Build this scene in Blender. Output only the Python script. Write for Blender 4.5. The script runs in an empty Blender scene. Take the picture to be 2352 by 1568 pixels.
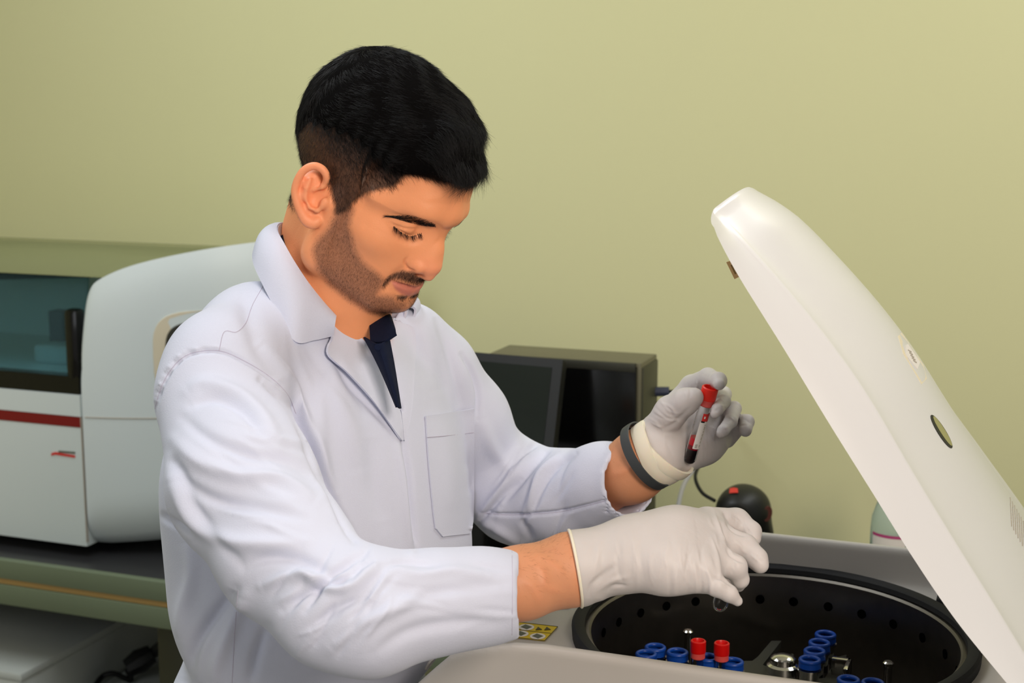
import bpy, bmesh, math, random
import numpy as np
from mathutils import Vector, Matrix
from mathutils.bvhtree import BVHTree
SC = bpy.context.scene
COL = SC.collection
rng = np.random.default_rng(7)

# ------------------------------------------------------------------ camera
F = 2352*50/36.; CX, CY = 1176., 784.
_y, _p = math.radians(21), math.radians(9.3)
FWD = np.array([-math.sin(_y)*math.cos(_p), math.cos(_y)*math.cos(_p), -math.sin(_p)])
RIGHT = np.array([math.cos(_y), math.sin(_y), 0.])
UP = np.cross(RIGHT, FWD)
RC = np.c_[RIGHT, UP, -FWD]; CC = np.array([0, 0, 1.6])
cd = bpy.data.cameras.new('camera'); cam = bpy.data.objects.new('camera', cd); COL.objects.link(cam)
cd.lens = 50; cd.sensor_width = 36; cd.clip_start = .02; cd.clip_end = 50
M4 = Matrix.Identity(4)
for i in range(3):
    for j in range(3): M4[i][j] = RC[i, j]
    M4[i][3] = CC[i]
cam.matrix_world = M4
cd.dof.use_dof = True; cd.dof.focus_distance = 1.33; cd.dof.aperture_fstop = 9.0
SC.camera = cam

# ------------------------------------------------------------------ world, lights, exposure
SC.view_settings.view_transform = 'Standard'; SC.view_settings.look = 'None'
SC.view_settings.gamma = 1; SC.view_settings.use_curve_mapping = False
SC.view_settings.exposure = 0.0
w = bpy.data.worlds.new('world'); SC.world = w; w.use_nodes = True
w.node_tree.nodes['Background'].inputs[0].default_value = (1.0, .97, .93, 1)
w.node_tree.nodes['Background'].inputs[1].default_value = 0.27

def area(name, loc, target, size, energy, col, sizey=None):
    l = bpy.data.lights.new(name, 'AREA'); l.energy = energy; l.color = col
    l.shape = 'RECTANGLE'; l.size = size; l.size_y = sizey or size
    o = bpy.data.objects.new(name, l); COL.objects.link(o); o.location = loc
    o.rotation_euler = (Vector(target)-Vector(loc)).to_track_quat('-Z', 'Y').to_euler()
    return o
area('ceiling_light', (-1.3, 1.3, 2.72), (-1.0, 1.45, 0), 1.3, 15.5, (.90, .95, 1.0), .5)
area('ceiling_light', (.5, 2.2, 2.72), (.3, 2.2, 0), 1.2, 13, (.95, .97, 1.0), .4)
area('key_light', (.68, -.12, 2.06), (-.6, 1.3, 1.35), .50, 26, (1.0, .87, .75))
area('fill_light', (-1.6, -.5, 1.9), (-.9, 1.5, 1.2), 1.1, 5.5, (.92, .95, 1.0))

# ------------------------------------------------------------------ helpers: projection
def ray(px, py): return RC @ np.array([(px-CX)/F, -(py-CY)/F, -1.])
def plane(px, py, ax, v):
    r = ray(px, py); s = (v-CC[ax])/r[ax]; return CC+s*r
def cs(px, py, d): return np.array([(px-CX)*d/F, -(py-CY)*d/F, -d])      # camera-frame metres
def to_w(P): return np.asarray(P) @ RC.T + CC
def to_c(P): return (np.asarray(P)-CC) @ RC
def pxy(P):
    P = np.asarray(P); return np.stack([CX+F*P[..., 0]/-P[..., 2], CY-F*P[..., 1]/-P[..., 2]], -1)

# ------------------------------------------------------------------ materials
def s2l(c):
    out = []
    for v in c:
        v /= 255.; out.append(v/12.92 if v <= .04045 else ((v+.055)/1.055)**2.4)
    return tuple(out)+(1,)
def mat(name, rgb, rough=.5, metal=0, spec=.5, noise=0, nscale=20, bump=0, bscale=200, sss=0, sssr=(1, .3, .15),
        trans=0, ior=1.45, coat=0, sheen=0, aniso=0, attr=None, alpha=1, sscale=.004, rnoise=0):
    m = bpy.data.materials.new(name); m.use_nodes = True; nt = m.node_tree; N = nt.nodes; L = nt.links
    b = N['Principled BSDF']; c = s2l(rgb)
    b.inputs['Base Color'].default_value = c; b.inputs['Roughness'].default_value = rough
    b.inputs['Metallic'].default_value = metal; b.inputs['Specular IOR Level'].default_value = spec
    b.inputs['IOR'].default_value = ior; b.inputs['Transmission Weight'].default_value = trans
    b.inputs['Coat Weight'].default_value = coat; b.inputs['Sheen Weight'].default_value = sheen
    b.inputs['Anisotropic'].default_value = aniso; b.inputs['Alpha'].default_value = alpha
    if sss:
        b.inputs['Subsurface Weight'].default_value = sss; b.inputs['Subsurface Radius'].default_value = sssr
        b.inputs['Subsurface Scale'].default_value = sscale
    tc = N.new('ShaderNodeTexCoord'); src = None
    if attr:
        a = N.new('ShaderNodeVertexColor'); a.layer_name = attr; src = a.outputs['Color']
        L.new(src, b.inputs['Base Color'])
    if noise:
        n = N.new('ShaderNodeTexNoise'); n.inputs['Scale'].default_value = nscale; n.inputs['Detail'].default_value = 4
        L.new(tc.outputs['Object'], n.inputs['Vector'])
        mr = N.new('ShaderNodeMapRange'); mr.inputs['To Min'].default_value = 1-noise; mr.inputs['To Max'].default_value = 1+noise
        L.new(n.outputs['Fac'], mr.inputs['Value'])
        mx = N.new('ShaderNodeMix'); mx.data_type = 'RGBA'; mx.blend_type = 'MULTIPLY'; mx.inputs[0].default_value = 1
        if src: L.new(src, mx.inputs[6])
        else: mx.inputs[6].default_value = c
        L.new(mr.outputs[0], mx.inputs[7]); L.new(mx.outputs[2], b.inputs['Base Color'])
    if bump:
        n2 = N.new('ShaderNodeTexNoise'); n2.inputs['Scale'].default_value = bscale; n2.inputs['Detail'].default_value = 3
        L.new(tc.outputs['Object'], n2.inputs['Vector'])
        bp = N.new('ShaderNodeBump'); bp.inputs['Strength'].default_value = bump; bp.inputs['Distance'].default_value = .001
        L.new(n2.outputs['Fac'], bp.inputs['Height']); L.new(bp.outputs[0], b.inputs['Normal'])
    return m

M = {}
M['coat'] = mat('white_cotton', (206, 210, 228), .85, spec=.2, bump=.25, bscale=900, sheen=.15)
M['skin'] = mat('skin', (215, 150, 112), .5, spec=.4, attr='Col', noise=.05, nscale=60, bump=.18, bscale=700, sss=.12, sssr=(1, .35, .2), sscale=.006)
M['hair'] = mat('black_hair', (14, 12, 13), .5, spec=.4)
M['hair_brown'] = mat('brown_black_hair', (40, 27, 20), .6, spec=.3)
M['hair_mesh'] = mat('hair_base', (9, 8, 8), .9, spec=.03, bump=.5, bscale=300)
M['navy'] = mat('navy_knit', (19, 26, 48), .9, spec=.15, noise=.15, nscale=200, bump=.4, bscale=1200)
M['glove'] = mat('white_latex', (204, 197, 195), .5, spec=.35, sss=.3, sssr=(1, .7, .6), noise=.04, nscale=40, bump=.45, bscale=85, sscale=.008)
M['glove_cuff'] = mat('cream_latex_roll', (238, 228, 208), .5, spec=.35, sss=.25, sscale=.005)
M['band'] = mat('grey_rubber', (58, 62, 64), .55)
M['white_plastic'] = mat('white_plastic', (226, 222, 220), .32, spec=.4, coat=.1)
M['centrifuge'] = mat('centrifuge_paint', (184, 179, 173), .45, spec=.4)
M['lid_paint'] = mat('lid_paint', (211, 211, 212), .36, spec=.4, coat=.05)
M['lid_paint'].node_tree.nodes['Principled BSDF'].inputs['Coat Weight'].default_value = .5; M['lid_paint'].node_tree.nodes['Principled BSDF'].inputs['Coat Roughness'].default_value = .16
M['analyzer'] = mat('analyzer_plastic', (216, 226, 226), .4)
M['steel'] = mat('brushed_steel', (132, 127, 120), .42, metal=1, aniso=.85, noise=.12, nscale=60)
_nt = M['steel'].node_tree; _tg = _nt.nodes.new('ShaderNodeTangent'); _tg.direction_type = 'RADIAL'; _tg.axis = 'Z'
_nt.links.new(_tg.outputs[0], _nt.nodes['Principled BSDF'].inputs['Tangent'])
M['steel_dark'] = mat('dark_metal', (70, 70, 62), .5, metal=.6)
M['chrome'] = mat('chrome', (200, 198, 195), .12, metal=1)
M['gold'] = mat('brass_zinc', (205, 165, 112), .35, metal=.8)
M['black'] = mat('black_plastic', (17, 18, 18), .45)
M['black_gloss'] = mat('black_gloss', (10, 10, 10), .15)
M['hole_shade'] = mat('painted_hole_shade', (4, 4, 4), .9, spec=0)  # near-black that paints the shade inside the vent holes
M['rubber'] = mat('black_rubber', (30, 30, 32), .7, spec=.3)
M['blue'] = mat('blue_rubber', (6, 62, 150), .4)
M['red'] = mat('red_plastic', (238, 40, 22), .38, sss=.1)
M['red_dark'] = mat('dark_red_plastic', (205, 10, 8), .38)
M['wall'] = mat('wall_paint', (216, 215, 169), .8, spec=.2, noise=.03, nscale=1.2)
M['floor'] = mat('floor_tile', (150, 148, 140), .4)
M['ceil'] = mat('ceiling_paint', (235, 235, 230), .9)
M['bench'] = mat('bench_laminate', (112, 124, 100), .5, noise=.04, nscale=8)
M['bench_top'] = mat('bench_top', (44, 44, 46), .3)
M['orange'] = mat('orange_edging', (172, 140, 84), .6)
M['yellow'] = mat('yellow_sticker', (214, 184, 30), .45)
M['label_w'] = mat('white_label', (225, 220, 215), .5)
M['label_grey'] = mat('grey_print', (96, 100, 84), .5)
M['label_line'] = mat('pale_grey_print', (178, 170, 158), .5)
M['label_cream'] = mat('cream_label', (222, 212, 186), .5)
M['brown_line'] = mat('dark_print', (70, 62, 30), .5)
M['stripe'] = mat('dark_red_stripe', (128, 14, 18), .4)
M['redlogo'] = mat('red_print', (215, 50, 45), .5)
M['trouser'] = mat('dark_trousers', (38, 40, 48), .9)
M['shoe'] = mat('black_leather', (20, 18, 17), .4)
M['screen'] = mat('dark_screen', (20, 28, 24), .18)
M['olive_case'] = mat('olive_grey_case', (62, 62, 46), .5)
M['case_top'] = mat('case_top', (104, 100, 78), .5)
M['cabinet'] = mat('cabinet_white', (190, 196, 192), .5)
M['seam'] = mat('stitch_thread', (186, 180, 198), .9)
M['lash'] = mat('lash_hair', (18, 14, 13), .6)
def glass(name, rgb, rough=.02, ior=1.45, thin=False, mixf=0):
    return mat(name, rgb, rough, trans=1, ior=ior)
M['glass'] = glass('clear_plastic', (250, 250, 250), .03, 1.2)
M['tint'] = mat('tinted_hood', (150, 186, 192), .08, trans=.92, ior=1.02)
M['hood'] = mat('olive_hood', (160, 164, 122), .2, trans=.35, ior=1.05)
M['bottle'] = mat('frosted_bottle', (205, 222, 212), .3, trans=.55, ior=1.1)
M['blood'] = mat('blood_serum', (232, 22, 44), .2, sss=.1)
M['blood2'] = mat('blood_mixed', (140, 12, 34), .2)
M['blood3'] = mat('blood_cells', (28, 20, 26), .2)
M['pink'] = mat('pink_print', (176, 62, 120), .5)
M['pale_blue'] = mat('blue_print', (140, 180, 220), .5)
M['cable_white'] = mat('white_cable', (205, 205, 208), .5)

# ------------------------------------------------------------------ helpers: objects
def tag(o, label=None, cat=None, group=None, kind=None):
    if label: o['label'] = label
    if cat: o['category'] = cat
    if group: o['group'] = group
    if kind: o['kind'] = kind
    return o
def empty(name, loc, label, cat, group=None):
    o = bpy.data.objects.new(name, None); COL.objects.link(o); o.location = tuple(float(v) for v in loc); o.empty_display_size = .05
    return tag(o, label, cat, group)
def wloc(o):
    l = np.zeros(3)
    while o is not None: l += np.array(o.location); o = o.parent
    return l
def mobj(name, V, Fc, m, parent=None, smooth=True, sharp=None, colors=None, loc=None):
    """one mesh object from world-space verts"""
    V = np.asarray(V, float)
    base = wloc(parent) if parent is not None else np.zeros(3)
    own = np.zeros(3) if loc is None else np.asarray(loc, float)-base
    me = bpy.data.meshes.new(name)
    V2 = V-base-own
    if isinstance(Fc, np.ndarray):
        n = Fc.shape[1]; me.vertices.add(len(V2)); me.vertices.foreach_set('co', V2.astype(np.float32).ravel())
        me.loops.add(Fc.size); me.loops.foreach_set('vertex_index', Fc.astype(np.int32).ravel())
        me.polygons.add(len(Fc)); me.polygons.foreach_set('loop_start', np.arange(0, Fc.size, n, dtype=np.int32))
        me.update(calc_edges=True); me.validate()
    else:
        me.from_pydata([tuple(v) for v in V2], [], [list(map(int, f)) for f in Fc])
        me.validate()
        bm = bmesh.new(); bm.from_mesh(me); bmesh.ops.recalc_face_normals(bm, faces=bm.faces); bm.to_mesh(me); bm.free()
    if smooth:
        me.polygons.foreach_set('use_smooth', np.ones(len(me.polygons), bool))
        if sharp: me.set_sharp_from_angle(angle=math.radians(sharp))
    ms = m if isinstance(m, list) else [m]
    for x in ms: me.materials.append(x)
    if colors is not None:
        ca = me.color_attributes.new('Col', 'FLOAT_COLOR', 'POINT')
        ca.data.foreach_set('color', np.c_[colors, np.ones(len(colors))].astype(np.float32).ravel())
    o = bpy.data.objects.new(name, me); COL.objects.link(o)
    if parent is not None: o.parent = parent
    o.location = tuple(own)
    return o
class MB:
    """collects shapes into one mesh (world space)"""
    def __init__(s): s.V = []; s.F = []; s.n = 0
    def add(s, V, Fc):
        V = np.asarray(V, float); s.V.append(V); s.F += [[int(i)+s.n for i in f] for f in Fc]; s.n += len(V); return s
    def box(s, lo, hi, bev=0, seg=2):
        bm = bmesh.new(); bmesh.ops.create_cube(bm, size=1)
        lo = np.array(lo); hi = np.array(hi)
        for v in bm.verts: v.co = Vector(tuple((lo+hi)/2+np.array(v.co)*(hi-lo)))
        if bev: bmesh.ops.bevel(bm, geom=bm.edges[:], offset=bev, segments=seg, affect='EDGES', profile=.5)
        return s.bm(bm)
    def bm(s, bm):
        bm.verts.index_update(); s.add([tuple(v.co) for v in bm.verts], [[v.index for v in f.verts] for f in bm.faces]); bm.free(); return s
    def lathe(s, prof, base, axis=(0, 0, 1), n=32, closed=True):
        """prof: list of (r, h) along axis"""
        a = np.array(axis, float); a /= np.linalg.norm(a)
        u = np.cross(a, (0, 0, 1) if abs(a[2]) < .9 else (1, 0, 0)); u /= np.linalg.norm(u); v = np.cross(a, u)
        th = np.arange(n)*2*np.pi/n; V = []; Fc = []
        for r, h in prof:
            V.append(np.array(base)+a*h+r*(np.cos(th)[:, None]*u+np.sin(th)[:, None]*v))
        V = np.vstack(V)
        for i in range(len(prof)-1):
            for j in range(n): Fc.append([i*n+j, i*n+(j+1) % n, (i+1)*n+(j+1) % n, (i+1)*n+j])
        if closed:
            Fc.append(list(range(n))[::-1]); Fc.append([(len(prof)-1)*n+j for j in range(n)])
        return s.add(V, Fc)
    def tube(s, pts, r, n=8, cap=True):
        pts = np.asarray(pts, float); K = len(pts); r = np.broadcast_to(r, (K,))
        T = np.gradient(pts, axis=0); T /= np.linalg.norm(T, axis=1)[:, None]+1e-12
        u = np.cross(T[0], (0, 0, 1)); 
        if np.linalg.norm(u) < .1: u = np.cross(T[0], (1, 0, 0))
        u /= np.linalg.norm(u); V = []
        th = np.arange(n)*2*np.pi/n
        for k in range(K):
            u = u-T[k]*(u@T[k]); u /= np.linalg.norm(u); v = np.cross(T[k], u)
            V.append(pts[k]+r[k]*(np.cos(th)[:, None]*u+np.sin(th)[:, None]*v))
        Fc = [[i*n+j, i*n+(j+1) % n, (i+1)*n+(j+1) % n, (i+1)*n+j] for i in range(K-1) for j in range(n)]
        if cap: Fc += [list(range(n))[::-1], [(K-1)*n+j for j in range(n)]]
        return s.add(np.vstack(V), Fc)
    def prism(s, poly, vec):
        """closed polygon (3D pts) extruded by vec"""
        P = np.asarray(poly, float); n = len(P); V = np.vstack([P, P+np.array(vec)])
        Fc = [list(range(n)), [n+i for i in range(n)][::-1]]+[[i, (i+1) % n, n+(i+1) % n, n+i] for i in range(n)]
        return s.add(V, Fc)
    def build(s, name, m, parent=None, smooth=True, sharp=35, loc=None):
        return mobj(name, np.vstack(s.V), s.F, m, parent, smooth, sharp, loc=loc)
def catmull(P, n=8, closed=False):
    P = np.asarray(P, float)
    if len(P) < 3: 
        t = np.linspace(0, 1, n+1)[:, None]; return P[0]*(1-t)+P[-1]*t
    Q = np.vstack([P[-1], P, P[0], P[1]]) if closed else np.vstack([2*P[0]-P[1], P, 2*P[-1]-P[-2]])
    out = []
    for i in range(1, len(Q)-2):
        p0, p1, p2, p3 = Q[i-1:i+3]
        for t in np.arange(n)/n:
            out.append(.5*((2*p1)+(-p0+p2)*t+(2*p0-5*p1+4*p2-p3)*t*t+(-p0+3*p1-3*p2+p3)*t**3))
    if not closed: out.append(P[-1])
    return np.array(out)
def resample(P, n):
    P = np.asarray(P, float); d = np.r_[0, np.cumsum(np.linalg.norm(np.diff(P, axis=0), axis=1))]
    t = np.linspace(0, d[-1], n); return np.stack([np.interp(t, d, P[:, i]) for i in range(P.shape[1])], -1)

# ------------------------------------------------------------------ helpers: volumes (smooth-blended shapes turned into one surface)
class Vol:
    def __init__(s, lo, hi, h):
        s.lo = np.array(lo, float); s.h = h; s.n = np.ceil((np.array(hi)-s.lo)/h).astype(int)+1
        s.ax = [(s.lo[i]+h*np.arange(s.n[i])).astype(np.float32) for i in range(3)]
        s.D = np.full(s.n, 1., np.float32)
    def _reg(s, lo, hi):
        a = np.clip(np.floor((np.array(lo)-s.lo)/s.h).astype(int), 0, s.n); b = np.clip(np.ceil((np.array(hi)-s.lo)/s.h).astype(int)+1, 0, s.n)
        return tuple(slice(a[i], b[i]) for i in range(3))
    def _g(s, sl):
        return s.ax[0][sl[0]][:, None, None], s.ax[1][sl[1]][None, :, None], s.ax[2][sl[2]][None, None, :]
    def _op(s, sl, d, k, op):
        A = s.D[sl]
        if A.size == 0: return
        if op == 'u':
            if k > 0: h = np.maximum(k-np.abs(A-d), 0)/k; s.D[sl] = np.minimum(A, d)-h*h*k*.25
            else: s.D[sl] = np.minimum(A, d)
        elif op == 's':
            if k > 0: h = np.maximum(k-np.abs(A+d), 0)/k; s.D[sl] = np.maximum(A, -d)+h*h*k*.25
            else: s.D[sl] = np.maximum(A, -d)
    def cap(s, a, b, ra, rb=None, k=.01, op='u'):
        rb = ra if rb is None else rb; a = np.array(a, float); b = np.array(b, float); pad = max(ra, rb)+k+2.5*s.h
        sl = s._reg(np.minimum(a, b)-pad, np.maximum(a, b)+pad); X, Y, Z = s._g(sl)
        ab = b-a; L2 = ab@ab+1e-12
        t = np.clip(((X-a[0])*ab[0]+(Y-a[1])*ab[1]+(Z-a[2])*ab[2])/L2, 0, 1).astype(np.float32)
        d = np.sqrt((X-a[0]-ab[0]*t)**2+(Y-a[1]-ab[1]*t)**2+(Z-a[2]-ab[2]*t)**2)-(ra+(rb-ra)*t)
        s._op(sl, d.astype(np.float32), k, op); return s
    def chain(s, P, R, k=.01, op='u'):
        for i in range(len(P)-1): s.cap(P[i], P[i+1], R[i], R[i+1], k, op)
        return s
    def ell(s, c, r, A=None, k=.01, op='u'):
        """A columns = ellipsoid axes"""
        c = np.array(c, float); r = np.array(r, float); A = np.eye(3) if A is None else np.asarray(A, float)
        ext = np.sqrt(((A*r)**2).sum(1))+k+2.5*s.h; sl = s._reg(c-ext, c+ext); X, Y, Z = s._g(sl)
        X = X-c[0]; Y = Y-c[1]; Z = Z-c[2]; k0 = 0; k1 = 0
        for i in range(3):
            q = X*A[0, i]+Y*A[1, i]+Z*A[2, i]; k0 = k0+(q/r[i])**2; k1 = k1+(q/r[i]**2)**2
        k0 = np.sqrt(k0); k1 = np.sqrt(k1)+1e-9
        s._op(sl, (k0*(k0-1)/k1).astype(np.float32), k, op); return s
    def fn(s, f, lo, hi, k=0, op='u'):
        sl = s._reg(lo, hi); X, Y, Z = s._g(sl); s._op(sl, f(X, Y, Z).astype(np.float32), k, op); return s
    def mesh(s, smooth=2):
        D = s.D; S = D < 0
        c = np.zeros(np.array(D.shape)-1, np.int8)
        for i in (0, 1):
            for j in (0, 1):
                for k in (0, 1): c += S[i:D.shape[0]-1+i, j:D.shape[1]-1+j, k:D.shape[2]-1+k]
        act = (c > 0) & (c < 8); I = np.argwhere(act); idx = np.full(act.shape, -1, np.int32); idx[act] = np.arange(len(I))
        cor = [(i, j, k) for i in (0, 1) for j in (0, 1) for k in (0, 1)]
        val = np.stack([D[I[:, 0]+a, I[:, 1]+b, I[:, 2]+e] for a, b, e in cor], 1)
        acc = np.zeros((len(I), 3)); cnt = np.zeros(len(I))
        for p in range(8):
            for q in range(p+1, 8):
                cp, cq = np.array(cor[p]), np.array(cor[q])
                if np.abs(cp-cq).sum() != 1: continue
                m = (val[:, p] < 0) != (val[:, q] < 0); t = val[m, p]/(val[m, p]-val[m, q])
                acc[m] += cp+t[:, None]*(cq-cp); cnt[m] += 1
        V = s.lo+s.h*(I+acc/cnt[:, None]); Q = []
        for ax in range(3):
            sh = [slice(None)]*3; sh2 = [slice(None)]*3; sh[ax] = slice(0, -1); sh2[ax] = slice(1, None)
            A, B = S[tuple(sh)], S[tuple(sh2)]; E = np.argwhere(A != B)
            o1, o2 = [(1, 2), (2, 0), (0, 1)][ax]
            ok = (E[:, o1] > 0) & (E[:, o2] > 0) & (E[:, o1] < D.shape[o1]-1) & (E[:, o2] < D.shape[o2]-1); E = E[ok]
            def g(d1, d2):
                T = E.copy(); T[:, o1] -= d1; T[:, o2] -= d2; return idx[T[:, 0], T[:, 1], T[:, 2]]
            q = np.stack([g(1, 1), g(0, 1), g(0, 0), g(1, 0)], 1); fl = ~A[E[:, 0], E[:, 1], E[:, 2]]
            q[fl] = q[fl][:, ::-1]; Q.append(q)
        Q = np.vstack(Q); Q = Q[(Q >= 0).all(1)]
        for _ in range(smooth): V = lap(V, Q, .5); V = lap(V, Q, -.34)
        return V, Q
def lap(V, Q, f):
    n = len(V); e = np.vstack([Q[:, [0, 1]], Q[:, [1, 2]], Q[:, [2, 3]], Q[:, [3, 0]]]); a, b = e[:, 0], e[:, 1]
    deg = np.bincount(a, minlength=n)+np.bincount(b, minlength=n); out = np.empty_like(V)
    for i in range(3): out[:, i] = (np.bincount(a, V[b, i], n)+np.bincount(b, V[a, i], n))/np.maximum(deg, 1)
    return V+f*(out-V)
def vnorm(V, Q):
    n = np.cross(V[Q[:, 2]]-V[Q[:, 0]], V[Q[:, 3]]-V[Q[:, 1]]); N = np.zeros_like(V)
    for j in range(4):
        for i in range(3): N[:, i] += np.bincount(Q[:, j], n[:, i], len(V))
    return N/(np.linalg.norm(N, axis=1)[:, None]+1e-12)
def refine(V, Q):
    """one smooth subdivision"""
    me = bpy.data.meshes.new('t'); me.vertices.add(len(V)); me.vertices.foreach_set('co', V.astype(np.float32).ravel())
    me.loops.add(Q.size); me.loops.foreach_set('vertex_index', Q.astype(np.int32).ravel())
    me.polygons.add(len(Q)); me.polygons.foreach_set('loop_start', np.arange(0, Q.size, 4, dtype=np.int32)); me.update(calc_edges=True)
    o = bpy.data.objects.new('t', me); COL.objects.link(o); md = o.modifiers.new('s', 'SUBSURF'); md.levels = 1
    dg = bpy.context.evaluated_depsgraph_get(); e = o.evaluated_get(dg).to_mesh()
    V2 = np.empty(len(e.vertices)*3, np.float32); e.vertices.foreach_get('co', V2)
    Q2 = np.empty(len(e.loops), np.int32); e.loops.foreach_get('vertex_index', Q2)
    o.evaluated_get(dg).to_mesh_clear(); bpy.data.objects.remove(o); bpy.data.meshes.remove(me)
    return V2.reshape(-1, 3).astype(float), Q2.reshape(-1, 4)
def polydist(P, L):
    """distance of 2-D points P to polyline L, with position 0..1 along it and the side"""
    best = np.full(len(P), 1e9); tt = np.zeros(len(P)); sd = np.zeros(len(P)); seg = np.linalg.norm(np.diff(L, axis=0), axis=1); cum = np.r_[0, np.cumsum(seg)]
    for i in range(len(L)-1):
        a, b = L[i], L[i+1]; ab = b-a; t = np.clip(((P-a)@ab)/(ab@ab+1e-9), 0, 1); q = P-a-t[:, None]*ab; d = np.hypot(q[:, 0], q[:, 1])
        m = d < best; best[m] = d[m]; tt[m] = (cum[i]+t[m]*seg[i])/cum[-1]; sd[m] = np.sign(ab[0]*q[m, 1]-ab[1]*q[m, 0])
    return best, tt, sd
def stroke(V, N, UV, pts, w, amp, sharp=False, face=None, open_end=False):
    """push the surface in or out along a traced crease; w in px, amp in metres"""
    L = catmull(np.array(pts, float), 5); lo = L.min(0)-3*w; hi = L.max(0)+3*w
    m = np.where(((UV > lo) & (UV < hi)).all(1) & ((face > .05) if face is not None else True))[0]
    if len(m) == 0: return
    d, t, sd = polydist(UV[m], L); f = np.sin(np.pi*np.clip(t, .02, .98))**.5 if not open_end else 1.
    g = np.exp(-(d/w)**2) if not sharp else np.exp(-np.abs(d)/w*1.5)
    a = amp*g*f
    if face is not None: a = a*np.clip(face[m]*3, 0, 1)
    V[m] += N[m]*a[:, None]
def inpoly(P, poly, soft=4.):
    poly = np.array(poly, float); n = len(poly); ins = np.zeros(len(P), bool)
    for i in range(n):
        a, b = poly[i], poly[(i+1) % n]; c = ((a[1] > P[:, 1]) != (b[1] > P[:, 1])) & (P[:, 0] < (b[0]-a[0])*(P[:, 1]-a[1])/(b[1]-a[1]+1e-9)+a[0]); ins ^= c
    d, _, _ = polydist(P, np.vstack([poly, poly[:1]])); return np.clip(.5+np.where(ins, d, -d)/(2*soft), 0, 1)
def bvh_of(V, Q): return BVHTree.FromPolygons([tuple(v) for v in V], [tuple(map(int, q)) for q in Q])
def cast(bvh, px, py, default=None):
    d = Vector(((px-CX)/F, -(py-CY)/F, -1.)).normalized(); h = bvh.ray_cast(Vector((0, 0, 0)), d)
    return (np.array(h[0]), np.array(h[1])) if h[0] is not None else (None, None)
def patch(bvh, left, right, nu, nv, lift, th=.0018, bulge=0, smooth=3, dmax=9):
    """cloth piece lying on a surface: between two traced edges. lift(u,v) metres toward the viewer. returns camera-frame V,F"""
    A = resample(catmull(left, 6), nu); B = resample(catmull(right, 6), nu); G = np.zeros((nu, nv, 3)); ok = np.zeros((nu, nv), bool); PX = np.zeros((nu, nv, 2))
    for i in range(nu):
        for j in range(nv):
            p = A[i]+(B[i]-A[i])*j/(nv-1); PX[i, j] = p; h, n = cast(bvh, p[0], p[1])
            if h is not None and -h[2] < dmax: G[i, j, 2] = h[2]; ok[i, j] = True
    dep = G[..., 2].copy()
    if not ok.all():
        for _ in range(60):
            mm = ~ok; pad = np.pad(dep, 1, mode='edge'); pk = np.pad(ok.astype(float), 1, mode='edge')
            s = sum(pad[1+a:nu+1+a, 1+b:nv+1+b]*pk[1+a:nu+1+a, 1+b:nv+1+b] for a, b in ((0, 1), (0, -1), (1, 0), (-1, 0)))
            c = sum(pk[1+a:nu+1+a, 1+b:nv+1+b] for a, b in ((0, 1), (0, -1), (1, 0), (-1, 0)))
            f = mm & (c > 0); dep[f] = s[f]/c[f]; ok = ok | f
            if ok.all(): break
    for _ in range(smooth):
        pad = np.pad(dep, 1, mode='edge'); dep2 = (pad[:-2, 1:-1]+pad[2:, 1:-1]+pad[1:-1, :-2]+pad[1:-1, 2:])/4; dep = np.maximum(dep, dep2*.5+dep*.5)
    U, Vv = np.meshgrid(np.linspace(0, 1, nu), np.linspace(0, 1, nv), indexing='ij'); dep = -(dep+np.vectorize(lift)(U, Vv))
    return sheet(np.stack([(PX[..., 0]-CX)*dep/F, -(PX[..., 1]-CY)*dep/F, -dep], -1), th)
def sheet(G, th, wrapu=False):
    """thick sheet from a grid of points"""
    nu, nv = G.shape[:2]; du = np.gradient(G, axis=0); dv = np.gradient(G, axis=1); n = np.cross(du, dv); n /= np.linalg.norm(n, axis=-1)[..., None]+1e-12
    e = np.ones((nu, nv)); 
    if n[nu//2, nv//2] @ -G[nu//2, nv//2] < 0: n = -n
    T = G+n*th*.5; Bm = G-n*th*.5; V = np.vstack([T.reshape(-1, 3), Bm.reshape(-1, 3)]); o = nu*nv; Fc = []
    for i in range(nu-1):
        for j in range(nv-1):
            a, b, c, d = i*nv+j, i*nv+j+1, (i+1)*nv+j+1, (i+1)*nv+j; Fc.append([a, b, c, d]); Fc.append([o+d, o+c, o+b, o+a])
    for i in range(nu-1):
        for j in (0, nv-1): a, b = i*nv+j, (i+1)*nv+j; Fc.append([a, b, o+b, o+a])
    for j in range(nv-1):
        for i in (0, nu-1): a, b = i*nv+j, i*nv+j+1; Fc.append([a, b, o+b, o+a])
    return V, Fc
def surf_line(bvh, pts, r, lift=.0004, n=6, dens=6):
    """thin thread / seam lying on a surface (camera-frame points)"""
    L = catmull(np.array(pts, float), dens); out = []
    for p in L:
        h, nn = cast(bvh, p[0], p[1])
        if h is not None: out.append(h*(1-lift/np.linalg.norm(h)))
    return np.array(out)
# ================================================================== ROOM
def structure(o): o['kind'] = 'structure'; return o
WY = 2.60
structure(MB().box((-3.3, WY, 0), (1.9, WY+.1, 2.8)).build('wall_back', M['wall'], smooth=False))
structure(MB().box((-3.4, -1.6, 0), (-3.3, WY+.1, 2.8)).build('wall_left', M['wall'], smooth=False))
structure(MB().box((-3.4, -1.6, -.1), (1.9, WY+.1, 0)).build('floor', M['floor'], smooth=False))
structure(MB().box((-3.4, -1.6, 2.8), (1.9, WY+.1, 2.9)).build('ceiling', M['ceil'], smooth=False))

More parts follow.
